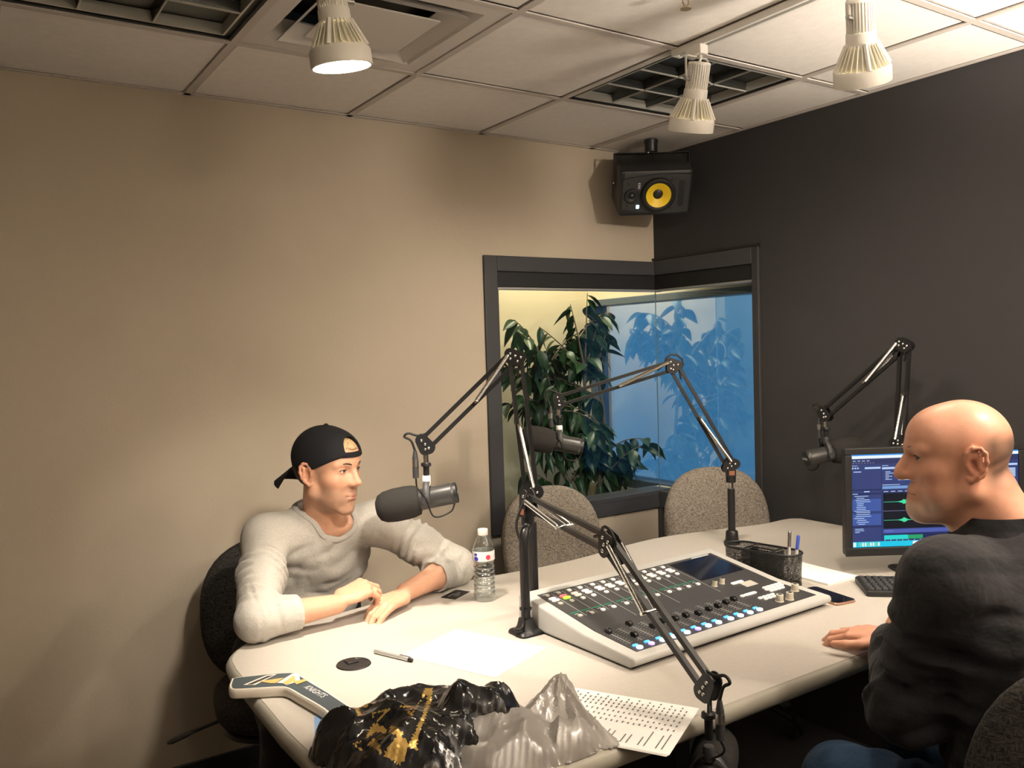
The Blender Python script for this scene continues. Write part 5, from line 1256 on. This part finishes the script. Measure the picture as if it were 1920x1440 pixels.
def skin_tone(H, P, base, lip, extra=None):
    q = H.loc(P); f, l, u = q[:, 0], q[:, 1], q[:, 2]; near = (np.abs(l) < .12) & (u > -.14) & (u < .2) & (f > -.16) & (f < .16)
    C = np.tile(np.array(base, np.float32), (len(P), 1))
    def blend(w, c):
        nonlocal C
        w = np.clip(w, 0, 1)*near; C = C*(1-w[:, None])+np.array(c, np.float32)*w[:, None]
    G_ = lambda a, b, c, ra, rb, rc: np.exp(-(((f-a)/ra)**2+((l-b)/rb)**2+((u-c)/rc)**2))
    red = (base[0]*1.02, base[1]*.72, base[2]*.66)
    blend(.55*G_(.11, 0, -.018, .02, .018, .016), red); blend(.35*(G_(.075, .045, -.02, .03, .022, .022)+G_(.075, -.045, -.02, .03, .022, .022)), red); blend(.45*(np.abs(l) > .075)*np.exp(-(((f+.008)/.03)**4+((u-.005)/.045)**4)), red)
    blend(.85*(G_(.096, 0, -.0525, .02, .019, .0045)+G_(.096, 0, -.064, .02, .016, .006)), lip)
    blend(.9*(np.abs(u+.0582) < .0016)*(np.abs(l) < .026)*(f > .08), (lip[0]*.35, lip[1]*.3, lip[2]*.3))
    blend(.55*(G_(.085, .0325, .014, .02, .017, .008)+G_(.085, -.0325, .014, .02, .017, .008)), (base[0]*.6, base[1]*.5, base[2]*.5))  # eye-socket shade put into the skin colour
    if extra: extra(blend, G_, f, l, u)
    return C
M_eye = pmat('eye_white', (.75, .72, .69), .15); M_iris = pmat('iris_dark', (.05, .035, .025), .1); M_brow_d = pmat('eyebrow_hair', (.075, .045, .028), .9); M_brow_g = pmat('eyebrow_hair_grey', (.26, .20, .16), .9)
def face_parts(H, root, look, brow, browmat=None):
    S = H.sc; look = np.asarray(look, float)
    for s in (-1, 1):
        c = H.p(.0785, s*.0325, .0185); d = look-c; d /= np.linalg.norm(d)
        o = MB().ball(tuple(c), .0128*S, 16, 12).build('eyeball', M_eye, root, sm=60, world=True)
        ic = c+d*.0083*S; m = MB().lathe([(.0001, .0050*S), (.0035*S, .0046*S), (.0066*S, .0028*S)], 16, frame_to(tuple(ic), tuple(ic+d)), caps=False); m.build('iris', M_iris, o, sm=60, world=True)
        lash = [H.p(.0895, s*.0215, .0195), H.p(.0935, s*.0270, .0222), H.p(.0940, s*.0335, .0228), H.p(.0905, s*.0405, .0215), H.p(.0850, s*.0460, .0185)]
        MB().tube(curve([tuple(x) for x in lash], 4), .0013*S, 6).build('eyelashes', M_iris, root, sm=60, world=True)
        pts = [H.p(.1005, s*.011, .0350), H.p(.0990, s*.024, .0395), H.p(.0915, s*.036, .0400), H.p(.0790, s*.049, .0335)]
        MB().tube(curve([tuple(x) for x in pts], 4), [.0022*S]+[.0048*S]*(len(curve([tuple(x) for x in pts], 4))-2)+[.0012*S], 8, flat=.6).build('eyebrow', browmat or M_brow_d, root, sm=60, world=True)
def hand_prims(Wp, D, N, thumb, curl, S=1.0, spread=.06, tcurl=(20, 25), tdir=None):
    """Wp wrist; D direction to the knuckles; N back of the hand; thumb = +1/-1: thumb on the +/- (D x N) side; curl: four (mcp, pip, dip) degree triples from index to little finger"""
    Wp, D, N = [np.asarray(x, float) for x in (Wp, D, N)]; D = D/np.linalg.norm(D); N = N-D*(N @ D); N /= np.linalg.norm(N); X = np.cross(D, N)*thumb
    L = []; L.append(ell(Wp+D*.047*S-N*.001*S, [.050*S, .038*S, .0150*S], np.stack([D, X, N]), .012*S))
    len_ = [(.046, .026, .021), (.050, .030, .022), (.046, .028, .022), (.036, .021, .019)]; off = [.030, .0105, -.0095, -.028]; kd = [.092, .095, .089, .080]; rad = [.0098, .0100, .0095, .0085]
    for i in range(4):
        K = Wp+D*kd[i]*S+X*off[i]*S+N*(.004 if i in (1, 2) else .001)*S
        L.append(cone(Wp+D*.02*S+X*off[i]*.55*S, K, .0120*S, .0112*S, .010*S))
        d = D*math.cos(spread*(1.5-i))+X*math.sin(spread*(1.5-i)); a = 0; p0 = K; rr = rad[i]*S
        n = N
        for j in range(3):
            a += R(curl[i][j]); v = d*math.cos(a)-n*math.sin(a); p1 = p0+v*len_[i][j]*S; r2 = rr*(.93 if j < 2 else .86)
            L.append(cone(p0, p1, rr, r2, .0035*S)); p0 = p1; rr = r2
    b = Wp+D*.020*S+X*.024*S-N*.004*S; td = np.asarray(tdir, float) if tdir is not None else D*.72+X*.62-N*.30; td /= np.linalg.norm(td)
    p1 = b+td*.042*S; L.append(cone(b, p1, .0145*S, .0115*S, .012*S)); ax = N
    t2 = td*math.cos(R(tcurl[0]))+(D-td*(D @ td))*math.sin(R(tcurl[0])); t2 /= np.linalg.norm(t2); p2 = p1+t2*.032*S; L.append(cone(p1, p2, .0108*S, .0098*S, .004*S))
    t3 = t2*math.cos(R(tcurl[1]))+(D-t2*(D @ t2))*math.sin(R(tcurl[1])); t3 /= np.linalg.norm(t3); L.append(cone(p2, p2+t3*.025*S, .0098*S, .0078*S, .004*S))
    return L
def fabric(name, col, var=.12, vs=400, rough=.9, folds=.25, plaid=None, sheen=.1):
    t = NT(name); t.b.inputs['Roughness'].default_value = rough; t.b.inputs['Specular IOR Level'].default_value = .2; t.b.inputs['Sheen Weight'].default_value = sheen
    mp = t.n('ShaderNodeMapping'); mp.inputs['Scale'].default_value = (1, 1, .25); t.l(t.coords(), mp.inputs['Vector'])
    nz = t.n('ShaderNodeTexNoise', i_Scale=float(vs), i_Detail=3.0); t.l(mp.outputs[0], nz.inputs['Vector'])
    o = t.ramp(nz.outputs[0], [(.3, tuple(c*(1-var) for c in col)), (.7, tuple(c*(1+var) for c in col))])
    if plaid:
        w1 = t.n('ShaderNodeTexWave', bands_direction='Z', i_Scale=plaid[0]); w2 = t.n('ShaderNodeTexWave', bands_direction='DIAGONAL', i_Scale=plaid[0]*.6)
        for w_ in (w1, w2): t.l(t.coords(), w_.inputs['Vector'])
        ad = t.n('ShaderNodeMath', operation='ADD'); t.l(w1.outputs['Fac'], ad.inputs[0]); t.l(w2.outputs['Fac'], ad.inputs[1])
        mx = t.n('ShaderNodeMix', data_type='RGBA'); rp = t.ramp(ad.outputs[0], [(.35, (0, 0, 0)), (.9, (1, 1, 1))]); t.l(rp, mx.inputs[0]); t.l(o, mx.inputs[6]); mx.inputs[7].default_value = (*plaid[1], 1); o = mx.outputs[2]
    t.l(o, t.b.inputs['Base Color'])
    n2 = t.n('ShaderNodeTexNoise', i_Scale=700.0, i_Detail=2.0); t.l(t.coords(), n2.inputs['Vector']); n3 = t.n('ShaderNodeTexNoise', i_Scale=16.0, i_Detail=3.0); t.l(t.coords(), n3.inputs['Vector'])
    b1 = t.n('ShaderNodeBump', i_Strength=.2, i_Distance=.001); t.l(n2.outputs[0], b1.inputs['Height']); b2 = t.n('ShaderNodeBump', i_Strength=folds, i_Distance=.02); t.l(n3.outputs[0], b2.inputs['Height']); t.l(b1.outputs[0], b2.inputs['Normal']); t.l(b2.outputs[0], t.b.inputs['Normal'])
    return t.m
def rings(a, b, amp, lam, rad, lo=0, hi=1, seed=0.0):
    "sleeve folds: rings around the limb a-b between the fractions lo and hi"
    a = np.asarray(a, np.float32); b = np.asarray(b, np.float32); ba = b-a; L2 = float(ba @ ba); L = math.sqrt(L2)
    ux = np.cross(ba, [0.2, .4, .9]); ux /= np.linalg.norm(ux)
    def fn(P):
        t = ((P-a) @ ba)/L2; q = P-a-t[..., None]*ba; dist = np.sqrt((q*q).sum(-1)); sd = (q @ ux.astype(np.float32))
        w = np.clip((t-lo)/.12, 0, 1)*np.clip((hi-t)/.12, 0, 1)*np.clip(1-(dist-rad)/(rad*.5), 0, 1)
        ph = t*L/lam*2*PI+seed+sd*38+2.2*np.sin(t*9+seed)+1.3*np.sin(P[..., 2]*31+P[..., 0]*23+seed)
        md = np.clip(.5+.6*np.sin(sd*55+t*7+seed*2)+.4*np.sin(t*17+seed), 0, 1.2)
        return -(amp*w*md*(1-2*np.abs(np.sin(ph*.5))**1.3)).astype(np.float32)
    return fn
# ------------------------------------------------------------------ seated man with the backwards cap
A = np.array
ra = thing('person', 'man in a grey long-sleeved shirt and backwards black cap leaning on the desk', 'person', (-2.06, -.45, 0))
HA = Frame((-2.058, -.764, 1.163), (.475, -.872, -.07), (.0, .02, 1), 1.0)
Sr, Sl = A((-2.215, -.672, .975)), A((-1.875, -.735, .985)); Er, El = A((-2.338, -.945, .822)), A((-1.650, -.800, .822)); Wr, Wl = A((-2.118, -.955, .826)), A((-1.890, -.915, .808))
NB = A((-2.048, -.690, 1.022))
hp = A((-2.06, -.36, .52))
body = head_prims(HA)
body += [cone(HA.p(-.018, 0, -.045), NB+A((0, .012, -.02)), .052, .058, .015), cone(HA.p(.010, 0, -.080), NB+A((.006, -.035, -.015)), .034, .040, .02), cone(NB+A((0, 0, -.03)), Sr+A((.05, 0, .0)), .05, .045, .03), cone(NB+A((0, 0, -.03)), Sl+A((-.05, 0, .0)), .05, .045, .03),
         ell((-2.052, -.60, .88), (.140, .085, .15), None, .04), cone((-2.055, -.50, .72), hp, .10, .11, .05), cone(Sr, Er, .045, .040, .02), cone(Sl, El, .045, .040, .02)]
for E_, W_ in ((Er, Wr), (El, Wl)):
    body += [cone(E_, E_*.62+W_*.38, .034, .037, .02), cone(E_*.62+W_*.38, W_, .038, .027, .02)]
rd = A((.62, -.12, -.06)); ld_ = A((-.74, -.32, .0))
RH = hand_prims(Wr+A((.006, 0, .010)), (.86, .16, .16), (-.12, -.30, .95), -1, [(38, 40, 24), (38, 42, 24), (40, 46, 24), (42, 48, 24)], 1.02, tcurl=(18, 12), tdir=(.90, -.34, -.05))
LH = hand_prims(Wl+A((-.008, 0, -.004)), (-.88, -.42, -.10), (-.10, -.12, .98), -1, [(16, 26, 16), (16, 28, 16), (18, 30, 18), (20, 32, 18)], 1.02, spread=.02, tcurl=(12, 8), tdir=(-.95, -.10, -.08))
Vt, F = sdf_mesh(body+RH+LH, .0029)
def exA(blend, G, f, l, u):
    st = (.42, .27, .19)
    jawm = np.clip((-.022-u)/.02, 0, 1)*np.clip((f+.005)/.03, 0, 1)*np.clip((u+.125)/.012, 0, 1)
    blend(.62*jawm*(1-G(.1, 0, -.058, .03, .016, .010)), (.27, .165, .11)); blend(.5*G(.098, 0, -.044, .02, .020, .006), (.27, .165, .11)); blend(.6*G(.02, -.078, .005, .020, .02, .030), (.20, .12, .075))
CA = skin_tone(HA, Vt, (.62, .345, .225), (.46, .17, .14), exA)
np_mesh('body', Vt, F, M_skin, ra, CA)
face_parts(HA, ra, (-1.25, -1.9, 1.20), None)
# shirt
M_heather = fabric('grey_heather_jersey', (.46, .44, .40), .14, 500, folds=.3)
Cr, Cl = Er*.36+Wr*.64-(Wr-Er)*.04, El*.45+Wl*.55-(Wl-El)*.06
Rt = np.stack([A((.98, -.15, .07))/np.linalg.norm((.98, -.15, .07)), A((.10, .86, .45)), A((-.1, -.45, .88))]); 
for i in range(3): Rt[i] /= np.linalg.norm(Rt[i])
sh = [ell((-2.052, -.605, .885), (.182, .112, .175), Rt, .05), ell((-2.055, -.53, .70), (.165, .125, .19), Rt, .07), cone((-2.06, -.45, .62), (-2.06, -.37, .46), .150, .165, .06),
      cone(NB+A((-.01, .005, -.040)), Sr, .060, .064, .05), cone(NB+A((.01, .005, -.040)), Sl, .060, .064, .05), cone(NB+A((0, .035, -.01)), NB+A((0, .03, -.12)), .070, .09, .04),
      cone(Sr, Sr*.5+Er*.5, .066, .061, .04), cone(Sr*.5+Er*.5, Er, .060, .052, .03), cone(Sl, Sl*.5+El*.5, .066, .059, .04), cone(Sl*.5+El*.5, El, .060, .058, .03),
      cone(Er, Cr, .052, .0445, .02), cone(El, Cl, .058, .048, .02)]
nka = HA.p(-.005, 0, -.10); nb2 = NB+A((.012, -.030, -.035))
sh += [cone(NB+A((.018, -.07, -.005)), NB+A((0, .00, .07)), .052, .070, .01, 's'), cone(NB+A((0, .01, .02)), NB+A((0, .01, .12)), .069, .085, .01, 's')]
wr_ = (Wr-Er)/np.linalg.norm(Wr-Er); wl_ = (Wl-El)/np.linalg.norm(Wl-El)
sh += [cone(Cr+wr_*.030, Cr+wr_*.060, .062, .062, .003, 's'), cone(Cl+wl_*.030, Cl+wl_*.060, .062, .062, .003, 's')]
fo = [rings(Sr, Er, .0055, .034, .075, .18, 1.02, .5), rings(Sl, El, .0055, .034, .075, .15, 1.02, 2.0), rings(Er, Cr, .0030, .034, .07, -.1, .5, 1.0), rings(El, Cl, .004, .030, .07, -.1, .8, 3.1), rings((-2.20, -.62, 1.0), (-2.02, -.60, .62), -.0028, .085, .20, .05, 1.0, 4.0), rings((-1.90, -.66, 1.0), (-2.04, -.60, .64), -.0028, .08, .19, .05, 1.0, 1.2)]
tblm = lambda P: np.zeros(P.shape[:-1], np.float32)
Vt, F = sdf_mesh(sh+[half((0, 0, ZT+.0), (0, 0, -1), .0) for _ in ()], .0042, post=lambda P: sum(f_(P) for f_ in fo))
# resting sleeves flatten on the desk
m_ = (Vt[:, 2] < ZT+.003) & (Vt[:, 1] < -.83) ; Vt[m_, 2] = np.maximum(Vt[m_, 2], ZT+.0015)
np_mesh('shirt', Vt, F, M_heather, ra)
# ribbed collar along the neckline
cuts = [q for q in sh if q.op == 's'][:2]; solid = [q for q in sh if q.op == 'u'][:6]
def collar_fn(p):
    dc = np.minimum(cuts[0].fn(p), cuts[1].fn(p)); ds = evalp(solid, p); a_, b_ = np.abs(dc-.0075)-.0085, np.abs(ds)-.0038
    return -smin(-a_, -b_, .004)
Vt, F = sdf_mesh([Prim(collar_fn, NB+A((0, -.02, -.02)), .13, 0)], .0028); np_mesh('collar', Vt, F, M_heather, ra)
# cap
M_cap = fabric('black_cap_twill', (.012, .012, .014), .2, 900, .85, .08, sheen=0)
cp_ = [ell(HA.p(-.006, 0, .047), [x*HA.sc for x in (.1085, .0860, .094)], HA.R, .01), ell(HA.p(.040, 0, .050), [x*HA.sc for x in (.065, .073, .072)], HA.R, .02)]
n_up = HA.f*(-.44)+HA.u*.90; cp_.append(half(HA.p(.088, 0, .0570), -n_up, .004))
nrm_cut = ell(HA.p(.105, -.004, .066), [x*HA.sc for x in (.050, .031, .026)], HA.R, .004, 's')
hole = [cone(HA.p(.066, 0, .080), HA.p(.16, 0, .084), .033*HA.sc, .035*HA.sc, .003, 's')]
Vt, F = sdf_mesh(cp_+hole, .0026); q = HA.loc(Vt)
capo = np_mesh('cap', Vt, F, M_cap, ra)
st = [HA.p(.0985*math.cos(t_), .0855*math.sin(t_)*.86, .0465+.0*t_) for t_ in np.linspace(-.62, .62, 15)]
m = MB(); rgs = []
for t_ in np.linspace(-.55, .55, 15):
    o_ = lambda k_, u_: HA.p(-.006+(.1105+k_)*math.cos(t_), (.086+k_)*math.sin(t_), u_-.36*.0)
    rgs.append([tuple(o_(-.004, .0575)), tuple(o_(.0020, .0575)), tuple(o_(.0000, .0725)), tuple(o_(-.006, .0725))])
m.loft(rgs); m.build('strap', M_cap, capo, sm=40, world=True)
bm2 = MB(); rgs = []
for t_ in np.linspace(-1.0, 1.0, 17):
    row = []
    for k in range(7):
        s_ = k/6; ff = -.080-.030*(1-t_*t_)-s_*.072*math.sqrt(max(0, 1-(t_*.88)**2)); ll = t_*.078; uu = .012-.050*s_-.009*t_*t_
        row.append((ff, ll, uu))
    rgs.append([tuple(HA.p(*x)) for x in row]+[tuple(HA.p(x[0], x[1], x[2]-.004)) for x in row[::-1]])
bm2.loft(rgs); bm2.build('brim', M_cap, capo, sm=50, world=True)
MB().ball(tuple(HA.p(-.006, 0, .1415)), .0075, 12, 8, sc=(1, 1, .6)).build('top_button', M_cap, capo, sm=60, world=True)
# hair showing under the cap and through its opening
def hair_mat(name, c1, c2):
    t = NT(name); t.b.inputs['Roughness'].default_value = .6
    mp = t.n('ShaderNodeMapping'); mp.inputs['Scale'].default_value = (260, 260, 40); t.l(t.coords(), mp.inputs['Vector']); nz = t.n('ShaderNodeTexNoise', i_Scale=1.0, i_Detail=3.0); t.l(mp.outputs[0], nz.inputs['Vector'])
    t.l(t.ramp(nz.outputs[0], [(.3, c1), (.7, c2)]), t.b.inputs['Base Color']); bp = t.n('ShaderNodeBump', i_Strength=.9, i_Distance=.004); t.l(nz.outputs[0], bp.inputs['Height']); t.l(bp.outputs[0], t.b.inputs['Normal']); return t.m
M_hairb = hair_mat('light_brown_hair', (.30, .19, .09), (.62, .44, .25)); M_haird = hair_mat('short_dark_hair', (.030, .018, .012), (.085, .052, .034))
hf = [ell(HA.p(.030, 0, .066), [x*HA.sc for x in (.0740, .052, .050)], HA.R, .01), half(HA.p(.088, 0, .0800), -HA.u*.95-HA.f*.15, .004)]
Vt, F = sdf_mesh(hf, .003, post=lambda P: (.0016*np.sin(P[..., 0]*900+P[..., 2]*300)).astype(np.float32)); np_mesh('fringe_hair', Vt, F, M_hairb, ra)
hb = [ell(HA.p(-.012, 0, .030), [x*HA.sc for x in (.1005, .0790, .088)], HA.R, .01), half(HA.p(-.016, 0, 0), HA.f*.9-HA.u*.45, .006), half(HA.p(-.02, 0, -.040), -HA.u, .008)]
Vt, F = sdf_mesh(hb, .003); np_mesh('hair', Vt, F, M_haird, ra)
# trousers and shoes under the desk
M_trous = fabric('black_trousers', (.014, .014, .016), .15, 300, .9, .3)
Kr, Kl = A((-2.265, -.93, .50)), A((-1.92, -.90, .50)); Ar, Al = A((-2.29, -.80, .09)), A((-1.93, -.78, .09))
tr = [ell((-2.06, -.36, .53), (.185, .14, .12), None, .05)]
for K_, A_, s in ((Kr, Ar, -1), (Kl, Al, 1)): tr += [cone((-2.06+s*.09, -.40, .53), K_, .085, .065, .04), cone(K_, A_, .064, .048, .02)]
Vt, F = sdf_mesh(tr, .007); np_mesh('trousers', Vt, F, M_trous, ra)
for A_ in (Ar, Al):
    s_ = [cone(A_+A((0, .03, -.045)), A_+A((-.01, -.15, -.055)), .040, .034, .02), half((0, 0, .002), (0, 0, -1), .004)]
    Vt, F = sdf_mesh(s_, .006); np_mesh('shoe', Vt, F, M_blackp, ra)
# ------------------------------------------------------------------ bald man at the right, turned to the man in the cap
rb = thing('person', 'bald man in a dark plaid shirt seated at the right, hand on desk', 'person', (-1.2, -2.4, 0))
HB = Frame((-1.257, -2.2225, 1.253), (-.643, .766, -.06), (.02, -.01, 1), 1.02)
NBb = A((-1.205, -2.290, 1.105)); SLb, SRb = A((-1.395, -2.265, 1.040)), A((-1.02, -2.33, 1.04)); ELb, ERb = A((-1.415, -2.19, .775)), A((-.93, -2.25, .80)); WLb, WRb = A((-1.180, -2.02, .815)), A((-.985, -2.035, .815))
body = head_prims(HB, 1.06, .006, .0028, .092, 0.0)
body += [cone(HB.p(-.018, 0, -.040), NBb, .061, .068, .025), cone(HB.p(.020, 0, -.085), NBb+A((-.02, .04, -.02)), .036, .05, .03), ell(HB.p(.060, 0, -.098), [.03, .034, .020], HB.R, .02), ell(HB.p(.1165, 0, -.019), [.0140, .0130, .0115], HB.R, .008), cone(HB.p(.098, 0, .022), HB.p(.1160, 0, -.006), .0085, .0105, .008), cone(HB.p(.0955, -.008, .036), HB.p(.080, -.046, .035), .0105, .0095, .010), cone(HB.p(.0955, .008, .036), HB.p(.080, .046, .035), .0105, .0095, .010), ell(HB.p(-.058, 0, -.048), [.028, .042, .030], HB.R, .02), ell(HB.p(.090, 0, -.088), [.022, .026, .026], HB.R, .02), ell(HB.p(.092, 0, -.052), [.012, .024, .014], HB.R, .012),
         cone(NBb+A((0, 0, -.04)), SLb, .06, .05, .04), cone(NBb+A((0, 0, -.04)), SRb, .06, .05, .04), ell((-1.205, -2.36, .86), (.165, .11, .22), None, .05), cone(SLb, ELb, .050, .045, .02), cone(SRb, ERb, .050, .045, .02)]
for E_, W_ in ((ELb, WLb), (ERb, WRb)): body += [cone(E_, E_*.6+W_*.4, .045, .045, .02), cone(E_*.6+W_*.4, W_, .044, .030, .02)]
LHb = hand_prims(WLb+A((.004, .004, -.004)), (-.05, .95, -.10), (-.10, .05, .99), -1, [(16, 30, 18), (12, 28, 16), (14, 30, 16), (18, 30, 18)], 1.06, .10, tdir=(-.66, .62, -.10))
RHb = hand_prims(WRb+A((.0, .004, -.004)), (.25, .95, -.06), (.05, .05, .99), 1, [(12, 24, 14), (10, 24, 14), (12, 26, 14), (14, 28, 16)], 1.06, .08)
Vt, F = sdf_mesh(body+LHb+RHb, .0030)
def exB(blend, G, f, l, u):
    hairm = np.clip((.066-u)/.025, 0, 1)*np.clip((-.012-f)/.03, 0, 1)*np.clip((u+.055)/.04, 0, 1)*np.clip((.000-f+.4*(np.abs(l) < .1))/.1, 0, 1)
    blend(.86*hairm*(.85+.15*np.sin(f*130+u*170+2*np.sin(u*90))), (.07, .05, .038)); blend(.35*G(-.075, 0, .02, .05, .08, .022), (.22, .16, .125))
    bd = np.clip((-.066-u)/.015, 0, 1)*np.clip((f-.045)/.02, 0, 1)*np.clip((u+.128)/.012, 0, 1)
    blend(.62*bd, (.62, .52, .44)); blend(.45*G(.098, 0, -.043, .02, .022, .006), (.45, .33, .26))
    blend(.30*np.clip((-.045-u)/.02, 0, 1)*np.clip((f-.0)/.03, 0, 1)*(1-bd), (.36, .22, .16))
CB = skin_tone(HB, Vt, (.66, .345, .235), (.47, .17, .14), exB)
np_mesh('body', Vt, F, skin_mat('skin_ruddy', .36), rb, CB)
face_parts(HB, rb, HB.p(1.0, .30, -.25), None, M_brow_g)
M_plaid = fabric('black_plaid_flannel', (.012, .012, .014), .25, 500, .95, .5, plaid=(5.5, (.024, .023, .026)))
cuL = ELb*.10+WLb*.90
sh = [ell((-1.205, -2.355, .90), (.235, .165, .21), None, .06), ell((-1.205, -2.37, .68), (.225, .19, .22), None, .08), cone(NBb+A((0, .0, -.055)), SLb+A((0, 0, -.01)), .075, .078, .05), cone(NBb+A((0, 0, -.055)), SRb+A((0, 0, -.01)), .075, .078, .05), cone(NBb+A((0, -.03, -.02)), NBb+A((0, -.06, -.16)), .085, .12, .05),
      cone(SLb, ELb, .082, .072, .05), cone(SRb, ERb, .080, .070, .05), cone(ELb, cuL, .074, .056, .03), cone(ERb, ERb*.1+WRb*.9, .066, .052, .03)]
sh += [cone(NBb+A((-.02, .05, .0)), NBb+A((-.01, .0, .09)), .062, .084, .01, 's'), cone(NBb+A((0, .0, .025)), NBb+A((-.01, .01, .13)), .080, .095, .01, 's'), cone(cuL+(WLb-ELb)*.14, cuL+(WLb-ELb)*.22, .066, .066, .003, 's')]
fo2 = [rings(SLb, ELb, .0065, .060, .10, .2, 1.1, .7), rings(ELb, cuL, .0055, .050, .09, -.15, .85, 2.2), rings((-1.40, -2.30, 1.05), (-1.18, -2.45, .60), -.006, .09, .25, .1, 1.0, 1.1), rings((-1.2, -2.5, 1.05), (-1.25, -2.4, .60), -.006, .10, .25, .1, 1.0, 3.1)]
Vt, F = sdf_mesh(sh, .005, post=lambda P: sum(f_(P) for f_ in fo2))
np_mesh('shirt', Vt, F, M_plaid, rb)
# turned-down shirt collar
m = MB(); rgs = []
for k in range(33):
    a = R(-62)+R(304)*k/32+PI/2+R(28)                                # open at the throat
    d = A((math.cos(a), math.sin(a), 0)); b0 = NBb+A((-.008, .008, .0)); lift = .016*(1-math.cos(a-R(118)))*.5
    pts = [b0+d*.075+A((0, 0, .000+lift)), b0+d*.076+A((0, 0, .034+lift)), b0+d*.083+A((0, 0, .040+lift)), b0+d*.094+A((0, 0, .020+lift)), b0+d*.106+A((0, 0, -.012+lift)), b0+d*.100+A((0, 0, -.014+lift)), b0+d*.086+A((0, 0, .018+lift)), b0+d*.080+A((0, 0, .005+lift))]
    rgs.append([tuple(x) for x in pts])
m.loft(rgs); m.build('collar', M_plaid, rb, sm=60, world=True)
M_jean = fabric('blue_denim', (.030, .065, .125), .35, 600, .9, .4)
KL, KR = A((-1.40, -2.03, .545)), A((-1.02, -1.98, .54)); AL_, AR_ = A((-1.42, -2.12, .09)), A((-1.0, -2.08, .09))
tr = [ell((-1.2, -2.42, .54), (.20, .17, .13), None, .05)]
for K_, A_, s in ((KL, AL_, -1), (KR, AR_, 1)): tr += [cone((-1.2+s*.10, -2.44, .55), K_, .100, .082, .04), cone(K_, A_, .078, .056, .03)]
Vt, F = sdf_mesh(tr, .006, post=rings((-1.3, -2.44, .55), KL, .006, .08, .12, .2, 1.1, 1.0)); np_mesh('jeans', Vt, F, M_jean, rb)
for A_ in (AL_, AR_):
    s_ = [cone(A_+A((0, -.03, -.045)), A_+A((0, .16, -.055)), .042, .036, .02), half((0, 0, .002), (0, 0, -1), .004)]
    Vt, F = sdf_mesh(s_, .006); np_mesh('shoe', Vt, F, M_blackp, rb)
